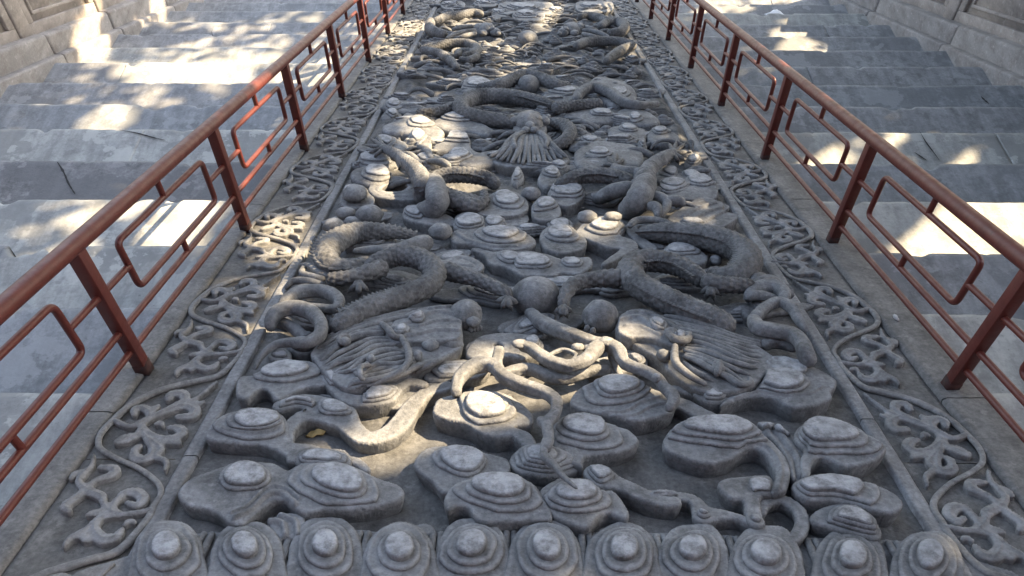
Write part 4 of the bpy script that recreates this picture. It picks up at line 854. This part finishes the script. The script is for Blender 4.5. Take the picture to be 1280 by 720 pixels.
cl(.075, [('G', [(1010, 200), (1040, 165), (1085, 170), (1110, 200), (1080, 225), (1030, 225)])], knobs=[('G', 1058, 192, 44, 26, 10, [], .02)])
cl(.085, [('G', [(862, 268), (900, 238), (1000, 232), (1090, 218), (1170, 240), (1242, 282), (1222, 312), (1140, 328), (1040, 322), (950, 302), (888, 296)])], knobs=[('G', 1088, 250, 74, 28, 2, [1.4], .02)], ribs=[('G', [(890, 255), (950, 290), (1050, 312), (1150, 312)], 12, .008)])
cl(.07, [('G', [(650, 165), (668, 132), (720, 128), (760, 160), (830, 165), (880, 190), (860, 225), (780, 215), (720, 205), (665, 190)])], knobs=[('G', 700, 150, 36, 20, 15, [1.4], .014)])
cl(.07, [('G', [(780, 345), (830, 370), (900, 350), (960, 360), (1010, 390), (990, 420), (900, 412), (840, 405)])], seed=6, edge_groove=.005)
cl(.07, [('G', [(958, 325), (1000, 318), (1060, 335), (1150, 328), (1262, 340), (1292, 382), (1275, 425), (1190, 442), (1110, 402), (1040, 388), (1012, 350)])], knobs=[('G', 1128, 352, 44, 19, 2, [1.35], .012), ('G', 1222, 370, 64, 27, 3, [1.3], .018)])
cl(.08, [('H', [(163, 88), (200, 46), (268, 30), (322, 58), (312, 100), (250, 132), (190, 116)])], knobs=[('H', 240, 52, 72, 28, 5, [1.35], .018)])
cl(.075, [('H', [(90, 130), (120, 98), (180, 98), (212, 130), (210, 180), (150, 198), (92, 182)])], knobs=[('H', 150, 116, 40, 22, 0, [1.5], .016)])
cl(.085, [('H', [(122, 270), (160, 225), (215, 210), (270, 230), (330, 285), (310, 325), (230, 342), (150, 322)])], knobs=[('H', 215, 246, 58, 28, 3, [1.35], .016)])
cl(.06, [('H', [(155, 205), (190, 180), (240, 185), (275, 215), (240, 240), (180, 235)])], knobs=[('H', 215, 200, 46, 18, 0, [], .016)])
cl(.085, [('H', [(286, 240), (330, 200), (400, 178), (470, 186), (502, 222), (482, 262), (545, 284), (560, 315), (505, 345), (430, 388), (400, 385), (480, 325), (430, 316), (350, 286), (300, 264)])], knobs=[('H', 413, 216, 62, 26, 3, [1.32], .02)])
cl(.08, [('H', [(670, 335), (700, 302), (770, 295), (830, 325), (868, 355), (850, 388), (780, 382), (700, 365)])], knobs=[('H', 752, 318, 66, 20, 5, [1.35], .014)])
knob('H', 448, 182, 42, .09, .8, .5); knob('H', 335, 182, 46, .07, 1, .6); knob('H', 85, 80, 44, .06, 1, .7); knob('H', 905, 375, 26, .03, 1.4, .8)
cl(.07, [('H', [(0, 360), (40, 338), (150, 345), (230, 370), (340, 360), (352, 400), (300, 432), (220, 430), (180, 445), (60, 435), (5, 410)])], knobs=[('H', 90, 374, 72, 27, 2, [1.3], .018), ('H', 265, 376, 36, 20, 2, [1.35], .012)])
cl(.08, [('H', [(690, 192), (740, 150), (830, 102), (932, 112), (940, 150), (1002, 172), (985, 200), (930, 228), (850, 212), (760, 210)])], ribs=[('H', [(760, 185), (820, 150), (900, 120)], 12, .01), ('H', [(800, 200), (860, 165), (930, 140)], 12, .01), ('H', [(850, 208), (900, 180), (940, 160)], 12, .01)])
strands(d2, 'H', [[(585, 95), (640, 90), (690, 120), (660, 180)], [(600, 130), (640, 140), (650, 185)], [(680, 115), (740, 110), (770, 135)]], .10, 24, 'flame')
cl(.085, [('H', [(640, 60), (660, 20), (760, -15), (880, 10), (915, 60), (900, 100), (800, 106), (700, 96)])], knobs=[('H', 710, 40, 58, 22, 0, [1.3], .016), ('H', 840, 10, 60, 20, 0, [1.3], .014)])
cl(.06, [('H', [(505, 225), (540, 198), (620, 190), (690, 200), (720, 235), (660, 228), (560, 222), (600, 280), (650, 320), (600, 330), (530, 270)])], seed=8)
tube_part('vine_arch', ramp_o, 'H', [(520, 225), (550, 200), (610, 195), (680, 205), (715, 228)], .08, [14, 17, 17, 15, 10], None, 16, M_CARVE, .06)
# left middle, with the sunlit lumps
for H_, c, pts, kn in ((.08, 'U', [(250, 300), (300, 270), (380, 275), (470, 310), (470, 350), (400, 365), (300, 330)], (315, 298, 62, 26)),
        (.07, 'U', [(145, 420), (180, 375), (300, 375), (370, 420), (380, 460), (280, 480), (170, 465)], (250, 412, 96, 32)),
        (.085, 'U', [(100, 500), (180, 470), (300, 470), (370, 510), (370, 560), (250, 590), (120, 560)], (275, 505, 88, 36)),
        (.06, 'U', [(30, 660), (60, 610), (150, 590), (230, 640), (240, 690), (150, 720), (40, 700)], (110, 640, 74, 40)),
        (.09, 'U', [(310, 200), (400, 160), (470, 110), (540, 130), (640, 170), (720, 240), (640, 290), (520, 280), (470, 250), (330, 240)], (560, 170, 70, 24)),
        (.08, 'U', [(480, 260), (530, 220), (600, 250), (640, 300), (620, 360), (560, 350), (500, 300)], (545, 260, 44, 34)),
        (.08, 'U', [(640, 175), (700, 140), (800, 115), (880, 140), (960, 170), (1060, 230), (1020, 260), (900, 240), (760, 230), (680, 215)], (800, 138, 68, 22)),
        (.08, 'U', [(720, 300), (760, 245), (850, 250), (900, 290), (880, 340), (760, 370), (660, 370), (650, 330)], (810, 268, 78, 28)),
        (.07, 'U', [(740, 390), (800, 340), (880, 330), (940, 370), (1060, 400), (1050, 450), (900, 470), (780, 440)], (820, 388, 66, 30)),
        (.06, 'U', [(500, 400), (560, 380), (680, 390), (740, 430), (690, 460), (580, 460), (510, 430)], (600, 410, 50, 20)),
        (.07, 'U', [(310, 60), (350, 20), (430, 30), (520, 40), (600, 70), (640, 100), (500, 105), (380, 100)], (385, 48, 40, 22)),
        (.05, 'U', [(300, 130), (340, 95), (410, 95), (440, 125), (380, 150), (320, 155)], (378, 110, 32, 16)),
        (.075, 'V', [(345, 130), (420, 95), (560, 85), (690, 120), (700, 160), (560, 175), (420, 160)], (600, 112, 58, 18)),
        (.075, 'V', [(700, 110), (760, 85), (880, 95), (980, 150), (960, 190), (830, 190), (730, 180)], (820, 140, 36, 18)),
        (.065, 'V', [(640, 220), (700, 200), (820, 205), (900, 235), (880, 280), (760, 290), (660, 262)], (780, 215, 50, 20)),
        (.06, 'V', [(900, 240), (960, 215), (1040, 225), (1120, 270), (1100, 310), (980, 320), (910, 290)], (990, 230, 44, 18)),
        (.06, 'V', [(380, 330), (440, 275), (560, 280), (640, 290), (600, 330), (500, 350), (420, 355)], (520, 290, 46, 18)),
        (.085, 'V', [(415, 400), (440, 350), (560, 300), (700, 310), (830, 330), (880, 400), (860, 460), (740, 470), (620, 470), (520, 500), (430, 460)], (580, 376, 60, 24)),
        (.07, 'V', [(830, 310), (850, 300), (890, 310), (900, 335), (860, 345)], (860, 318, 30, 16)),
        (.07, 'V', [(190, 480), (250, 450), (330, 440), (390, 470), (330, 500), (240, 500)], (310, 456, 40, 16)),
        (.075, 'V', [(170, 560), (200, 500), (280, 480), (330, 520), (300, 590), (220, 610)], (265, 505, 50, 24)),
        (.075, 'V', [(940, 530), (990, 490), (1080, 480), (1115, 520), (1080, 560), (980, 570)], (1060, 500, 56, 26)),
        (.085, 'V', [(960, 600), (1000, 560), (1100, 540), (1160, 580), (1260, 600), (1275, 650), (1150, 680), (1020, 660)], (1075, 582, 82, 28)),
        (.07, 'V', [(1120, 530), (1150, 500), (1220, 500), (1270, 530), (1260, 570), (1170, 570)], (1195, 528, 60, 28)),
        (.05, 'V', [(1150, 440), (1170, 405), (1240, 400), (1270, 430), (1240, 460), (1180, 462)], (1215, 425, 48, 24)),
        (.07, 'V', [(0, 520), (30, 490), (70, 500), (80, 550), (40, 590), (0, 580)], (25, 515, 34, 32)),
        (.06, 'V', [(240, 640), (280, 590), (400, 580), (480, 610), (460, 680), (340, 710), (260, 690)], (340, 620, 92, 34)),
        (.08, 'T', [(455, 310), (480, 280), (540, 280), (575, 300), (560, 330), (500, 340), (460, 332)], (515, 300, 40, 16)),
        (.075, 'T', [(920, 300), (960, 278), (1060, 305), (1095, 345), (1060, 385), (990, 375), (950, 340)], (1030, 332, 30, 12)),
        (.07, 'T', [(750, 350), (800, 315), (870, 310), (900, 330), (870, 360), (800, 372)], (830, 328, 40, 10))):
    cl(H_, [(c, pts)], knobs=[(c, *kn, 3, [1.38], .018)], rim=.018, bulge=.015)

# smaller scrolls that fill the ground between the big ones
rr = random.Random(11); OKP = []
def try_place(u, v, dist): 
    if any((u-a)**2+((v-b)*.85)**2 < dist**2 for a, b in OKP): return False
    OKP.append((u, v)); return True
cnt = 0; tries = 0
while cnt < 95 and tries < 6000:
    tries += 1
    u = rr.uniform(-.85, 1.0); v = rr.uniform(3.0, 11.0)
    if v < 4.4 and -.62 < u < .78: continue
    if v < 4.4 and rr.random() < .6: continue
    if not try_place(u, v, .20 if v > 5.5 else .25): continue
    cnt += 1; q = to_px(np.array([[u, v, .04]]))[0]; s = 1/mpp(*q); q0 = to_px(np.array([[u, v+.1, .04]]))[0]; sv = abs(q[1]-q0[1])/.1        # pixels per metre across and along
    a = rr.uniform(-.5, .5); L = rr.uniform(.10, .19); Lv = rr.uniform(.055, .10)
    pl = [(q[0]+math.cos(t)*L*s*(1+.22*math.sin(2*t+a*5)), q[1]+math.sin(t+a*.3)*Lv*sv*(1+.25*math.cos(3*t+a*7))) for t in np.linspace(0, 6.283, 11)[:-1]]
    kx = rr.uniform(-.4, .4)*L
    relief('small_cloud', ramp_o, rr.uniform(.012, .045), [('P', pl)], knobs=[('P', q[0]+kx*s, q[1]-.01*sv, L*s*rr.uniform(.36, .5), Lv*sv*rr.uniform(.34, .45), a*14, [1.7, 1.35] if rr.random() < .6 else [1.45], .024)], res=.006 if v < 6 else .0085, rim=.010, bulge=.006)
LOWP = []; tries = 0
while len(LOWP) < 48 and tries < 4000:
    tries += 1; u = rr.uniform(-.84, .98); v = rr.uniform(2.75, 6.2)
    if any((u-a)**2+(v-b)**2 < .21**2 for a, b in LOWP): continue
    LOWP.append((u, v)); q = to_px(np.array([[u, v, 0]]))[0]; s = 1/mpp(*q); q0 = to_px(np.array([[u, v+.1, 0]]))[0]; sv = abs(q[1]-q0[1])/.1
    L = rr.uniform(.12, .2); Lv = rr.uniform(.07, .12); a = rr.uniform(-1, 1)
    pl = [(q[0]+math.cos(t)*L*s*(1+.25*math.sin(2*t+a*5)), q[1]+math.sin(t+a*.4)*Lv*sv*(1+.25*math.cos(3*t+a*7))) for t in np.linspace(0, 6.283, 12)[:-1]]
    relief('low_cloud', ramp_o, rr.uniform(-.002, .014), [('P', pl)], knobs=[('P', q[0]+a*.3*L*s, q[1], L*s*.34, Lv*sv*.3, a*20, [2.3, 1.6], .012)], res=.005, rim=.005, bulge=.004)
for k in range(95):                                # trailing scroll tails between the clouds
    u = rr.uniform(-.90, 1.04); v = rr.uniform(3.3, 11.0)
    if v < 4.5 and -.62 < u < .78: continue
    a = rr.uniform(-.6, .6)+(math.pi if rr.random() < .5 else 0); L = rr.uniform(.16, .38); tn = rr.uniform(-3.2, 3.2); P = []; x, y = u, v; r0 = rr.uniform(.016, .028)
    for i in range(9):
        t = i/8; P.append((min(1.045, max(-.895, x)), y, .02+.045*math.sin(t*3.1), r0*(1.05-.65*t))); aa = a+tn*t*t; x += math.cos(aa)*L/8; y += math.sin(aa)*L/8*.8
    build('cloud_tail', *tube_vf(np.array(P), 14, .009, .9, lump=.08, seed=k), M_CARVE, ramp_o)

# the finest carving far down the slope: hundreds of small curls, one part
ac = Acc()
for k in range(420):
    u = rr.uniform(-.86, 1.01); v = 4.6+6.6*rr.random()**.85; z0 = rr.uniform(-.01, .035)
    if rr.random() < .55:
        a = rr.uniform(-.5, .5)+(math.pi if rr.random() < .5 else 0); L = rr.uniform(.12, .30); tn = rr.uniform(-3.4, 3.4); P = []; x, y = u, v; r0 = rr.uniform(.012, .024)
        for i in range(8):
            t = i/7; P.append((min(1.045, max(-.895, x)), y, z0+.03*math.sin(t*3.1), r0*(1.05-.65*t))); aa = a+tn*t*t; x += math.cos(aa)*L/7; y += math.sin(aa)*L/7*.8
        ac.add(*tube_vf(np.array(P), 10, .014, .9, lump=.08, seed=k))
    else:
        R = rr.uniform(.05, .11); sy_ = rr.uniform(.5, .8)
        for f_, dz, hz in ((1, 0, .026), (.68, .016, .022), (.4, .03, .022)):
            V, F, W = blob_vf((u+rr.uniform(-.01, .01), v+.01*dz, z0+dz), (R*f_, R*f_*sy_, hz), k, .12, 16, 9); ac.add(V, F, W*.5*(f_ < .5))
o = ac.build('low_scrolls', M_CARVE, ramp_o); o['kind'] = 'stuff'

# ============================================================ THE TREE THAT SHADES THE STAIRS (it stands beyond the right balustrade)
def canopy():
    tr = empty('shade_tree'); tag(tr, 'broad leafy tree beyond the right balustrade shading the ramp and stairs', 'tree')
    base = np.array([8.3, 9.0, -.06]); P = np.array([(*base, .34), (8.2, 9.0, 2, .28), (8.0, 8.8, 4, .25), (7.7, 8.5, 5.6, .2), (7.3, 8.2, 6.8, .12)])
    V, F = tube_vf(P, 20, .12, 1, lump=.12); build('trunk', V, F, M_BARK, tr)
    for b in ((4.6, 4.9, 7.6), (9.5, 5.5, 8.2), (4.6, 10.5, 7.4), (9.5, 12, 7.6), (3.2, 8, 7.6)):
        s = np.array([7.9, 8.7, 4.8]); e = np.array(b); md = (s+e)/2+np.array([0, 0, .5])
        V, F = tube_vf(np.array([(*s, .15), (*md, .10), (*e, .04)]), 12, .12, 1, lump=.1); build('branch', V, F, M_BARK, tr)
    # sunlit gaps: pixel outlines of the sun patches, and how open each gap is
    G = [([(85, 104), (110, 78), (200, 58), (300, 46), (372, 40), (335, 80), (292, 106), (160, 106)], .56), ([(160, 88), (330, 72), (292, 106), (175, 106)], 1), ([(205, 26), (300, 26), (335, 38), (210, 38)], .6),
         ([(330, 24), (400, 14), (395, 34), (345, 32)], .6), ([(380, 40), (470, 34), (450, 60), (385, 66)], .6), ([(345, 88), (420, 70), (412, 96), (362, 112)], .75),
         ([(0, 150), (60, 118), (190, 100), (220, 112), (60, 150), (0, 170)], .45), ([(108, 150), (140, 138), (165, 148), (140, 160), (112, 158)], .85), ([(190, 120), (260, 104), (262, 122), (180, 134)], .5),
         ([(188, 300), (198, 256), (232, 246), (262, 250), (248, 284), (218, 302)], 1), ([(225, 290), (262, 276), (262, 300), (232, 306)], .6), ([(0, 252), (60, 250), (170, 262), (120, 300), (0, 310)], .4),
         ([(74, 44), (98, 52), (96, 72), (78, 72)], 1), ([(96, 58), (130, 56), (122, 74), (100, 74)], .8), ([(140, 0), (175, 0), (180, 28), (160, 26)], 1), ([(176, 0), (182, 28), (160, 38), (196, 36), (210, 30)], .6),
         ([(1118, 318), (1150, 286), (1180, 266), (1250, 262), (1284, 276), (1284, 318)], 1), ([(990, 46), (1002, 22), (1060, 18), (1060, 32), (1038, 46)], 1), ([(962, 48), (990, 24), (1000, 48)], .7), ([(972, 64), (990, 46), (1040, 48), (1058, 62), (1010, 66)], .85), ([(1036, 64), (1066, 64), (1070, 85), (1046, 85)], .9),
         ([(982, 16), (990, 2), (1050, 0), (1030, 16)], .9), ([(1166, 98), (1176, 96), (1177, 103), (1168, 102)], 1), ([(1196, 104), (1220, 104), (1221, 117), (1198, 117)], 1), ([(1020, 206), (1040, 186), (1072, 192), (1072, 206)], .85), ([(1195, 206), (1222, 190), (1235, 206)], .8), ([(1090, 168), (1180, 160), (1200, 180), (1110, 190)], .45),
         ([(860, 22), (880, 0), (990, 0), (930, 14)], .7), ([(920, 100), (950, 86), (958, 106), (930, 112)], .4),
         ([(500, 562), (430, 552), (412, 530), (470, 545), (472, 512), (508, 486), (560, 474), (606, 478), (590, 506), (556, 530), (530, 556)], .97), ([(565, 500), (600, 470), (640, 480), (650, 515), (590, 535), (545, 520)], .65),
         ([(590, 470), (610, 428), (650, 436), (705, 462), (745, 440), (755, 420), (778, 430), (800, 452), (838, 486), (820, 486), (785, 460), (758, 470), (720, 462), (700, 480), (650, 480)], .96),
         ([(468, 240), (470, 225), (500, 218), (528, 230), (522, 245), (490, 246)], 1), ([(505, 168), (520, 148), (555, 150), (560, 175), (548, 190), (520, 182)], .95), ([(530, 215), (560, 204), (605, 208), (620, 222), (590, 228), (545, 226)], .95), ([(495, 200), (515, 192), (520, 202), (500, 206)], .8),
         ([(400, 345), (392, 320), (402, 300), (440, 300), (450, 330), (425, 345)], .5), ([(340, 280), (350, 262), (395, 258), (385, 285), (352, 290)], .95), ([(275, 400), (300, 320), (380, 300), (360, 400), (310, 440)], .28), ([(358, 395), (372, 385), (376, 400)], .9),
         ([(735, 275), (745, 268), (765, 276), (750, 284)], .8), ([(810, 262), (830, 250), (905, 252), (920, 270), (850, 275)], .5), ([(715, 285), (745, 290), (735, 300), (718, 296)], .6), ([(850, 200), (856, 192), (864, 204)], 1), ([(855, 160), (862, 158), (878, 190), (870, 192)], .8),
         ([(490, 42), (500, 22), (540, 18), (535, 40)], 1), ([(478, 62), (490, 48), (520, 50), (515, 62)], .6), ([(560, 36), (580, 18), (606, 22), (600, 34)], .9), ([(555, 62), (600, 40), (640, 48), (620, 66)], .6), ([(500, 68), (560, 55), (590, 66), (530, 78)], .5), ([(620, 56), (650, 48), (660, 60), (640, 76)], .6), ([(610, 82), (700, 72), (700, 84), (640, 90)], .7), ([(690, 30), (700, 2), (690, 0), (680, 20)], 1), ([(672, 30), (685, 26), (688, 34), (674, 36)], .9),
         ([(755, 24), (766, 8), (764, 0), (755, 6)], 1), ([(783, 50), (788, 36), (800, 60), (796, 66)], .9), ([(590, 88), (660, 76), (670, 96), (620, 100)], .5), ([(520, 100), (560, 84), (580, 96), (540, 108)], .5), ([(760, 76), (790, 56), (796, 70), (764, 84)], .5), ([(440, 60), (480, 30), (500, 60), (450, 90)], .35), ([(720, 20), (740, 10), (745, 22), (728, 26)], .5)]
    polys = [(np.array(p, float), 1-(1-d)**2.2) for p, d in G]
    n = 95000
    u = RNG.uniform(-6.8, 6.6, n); v = RNG.uniform(-.6, 13.2, n); t = RNG.uniform(8.0, 11.0, n)
    ctr = to_world(np.stack([u, v, np.zeros(n)], 1))+SUN[None]*t[:, None]
    L = RNG.uniform(.075, .135, n)
    ax = RNG.normal(size=(n, 3)); ax /= np.linalg.norm(ax, axis=1)[:, None]
    nr = SUN[None]*.9+RNG.normal(size=(n, 3))*.45; nr /= np.linalg.norm(nr, axis=1)[:, None]
    bx = np.cross(nr, ax); bx /= np.linalg.norm(bx, axis=1)[:, None]; ax = np.cross(bx, nr)
    C4 = np.stack([ctr+ax*L[:, None], ctr+bx*L[:, None]*.55-ax*L[:, None]*.1, ctr-ax*L[:, None], ctr-bx*L[:, None]*.55-ax*L[:, None]*.1], 1)   # pointed leaf
    # where each corner's shadow falls on the slope
    def shadow_px(h):
        rel = C4-CAM; hh = rel@NN+D; tt = (hh-h)/(SUN@NN); rs = C4-SUN*tt[..., None]-CAM
        q = to_px(np.stack([rs[..., 0].ravel(), (rs@SL).ravel(), np.full(n*4, h)], 1)).reshape(n, 4, 2); cq = q.mean(1)
        return np.concatenate([q, .5*(q+cq[:, None]), cq[:, None], .5*(q+np.roll(q, 1, 1)), .75*q+.25*np.roll(q, 1, 1), .25*q+.75*np.roll(q, 1, 1)], 1)
    on_ramp, on_steps = shadow_px(.06), shadow_px(-.07)
    keep = np.ones(n, bool)
    for p, dn in polys:
        c0 = p.mean(0); pts = on_steps if abs(at(c0[0], c0[1])[0]-.08) > 1.4 else on_ramp
        ins = np.zeros((n, pts.shape[1]), bool); m_ = len(p); X = pts[..., 0]; Y = pts[..., 1]
        for i in range(m_):
            a, b = p[i], p[(i+1) % m_]; c = (a[1] > Y) != (b[1] > Y); ins ^= c & (X < (b[0]-a[0])*(Y-a[1])/(b[1]-a[1]+1e-12)+a[0])
        hit = ins.any(1); keep &= ~(hit & (RNG.random(n) < dn))
    C4 = C4[keep]; k = len(C4)
    build('foliage', C4.reshape(-1, 3), np.arange(k*4).reshape(-1, 4), M_LEAF, tr, False)
canopy()

# ============================================================ ADDED HALL BEHIND THE CAMERA (unseen, blocks sky from camera-facing carving)
hall = empty('sky_blocking_hall'); tag(hall, 'added red walled hall, unseen behind the camera, blocking sky light from the ramp', 'hall')
M_HALL = plain_mat('hall_red_wall', (.16, .05, .035), .8); M_TILE = plain_mat('hall_roof_tile', (.10, .10, .095), .7)
zt = ty[2]
V, F = box_vf(-12, 12, -14, -4.6, zt, zt+6.4); build('wall', V, F, M_HALL, hall, False)
for i in range(9):
    V, F = tube_vf(np.array([(-10.8+i*2.7, -2.9, zt, .22), (-10.8+i*2.7, -2.9, zt+6.0, .2)]), 18, .3); build('column', V, F, M_HALL, hall)
V, F = box_vf(-12, 12, -3.15, -2.65, zt+5.8, zt+6.3); build('beam', V, F, M_HALL, hall, False)
pr = [(-1.4, 6.2), (-1.6, 6.05), (-4.6, 7.3), (-9.0, 10.6), (-13.0, 7.3), (-16, 6.1), (-16, 6.35), (-13, 7.7), (-9.0, 11.2), (-4.6, 7.7)]
V = [(x, y, zt+z) for x in (-13.5, 13.5) for y, z in pr]; k = len(pr)
F = [(i, (i+1) % k, k+(i+1) % k, k+i) for i in range(k)]+[(0, 1, 2, 9), (2, 3, 8, 9), (3, 4, 7, 8), (4, 5, 6, 7)]+[(k, k+9, k+2, k+1), (k+2, k+9, k+8, k+3), (k+3, k+8, k+7, k+4), (k+4, k+7, k+6, k+5)]
build('roof', V, F, M_TILE, hall, False)

# ============================================================ SMALL LOOSE THINGS
def chunk(name, label, cat, px, py, r, h, sc, mat, group=None, plane=.0, seed=1):
    o_ = to_world(at(px, py, plane)[None])[0]
    V, F, W = blob_vf((0, 0, r*sc[2]*.7), (r*sc[0], r*sc[1], r*sc[2]), seed, .35, 14, 9)
    o = build(name, V, F, mat, None, False); o.location = o_; o.rotation_euler = (SLOPE, 0, seed); return tag(o, label, cat, group)
chunk('mortar_chunk', 'pale broken mortar chunk lying on the right curb below the railing', 'mortar chunk', 1119, 398, .014, 0, (1.2, .8, .5), M_RUBBLE, None, .01, 5)
def scrap(name, label, cat, px, py, a, b, mat, plane, rot):
    n = 9; X, Y = np.meshgrid(np.linspace(-1, 1, n), np.linspace(-1, 1, n)); k = np.sqrt(np.clip(1-np.abs(X)**2.5, 0, 1)) if cat == 'leaf' else 1+.15*np.sin(X*3)
    Z = .012+.010*np.sin(X*2.2+1)*np.cos(Y*1.7)+.004*np.sin(X*7+Y*5)
    V = np.stack([X*a, Y*b*k, Z], -1).reshape(-1, 3); i = np.arange(n-1)[:, None]; j = np.arange(n-1)[None]
    o = build(name, V, np.stack([i*n+j, i*n+j+1, (i+1)*n+j+1, (i+1)*n+j], -1).reshape(-1, 4), mat)
    sm = o.modifiers.new('thickness', 'SOLIDIFY'); sm.thickness = .0012
    o.location = to_world(at(px, py, plane)[None])[0]; o.rotation_euler = (SLOPE if cat == 'leaf' else 0, 0, rot); return tag(o, label, cat)
scrap('dry_leaf', 'dry yellow leaf lying in the hollow under the curved cloud tail', 'leaf', 397, 545, .034, .014, M_DRYLEAF, BASE+.004, .3)
scrap('paper_scrap', 'crumpled white paper scrap on a far step of the right staircase', 'paper scrap', 968, 19, .10, .07, M_PAPER, -.09, .5)
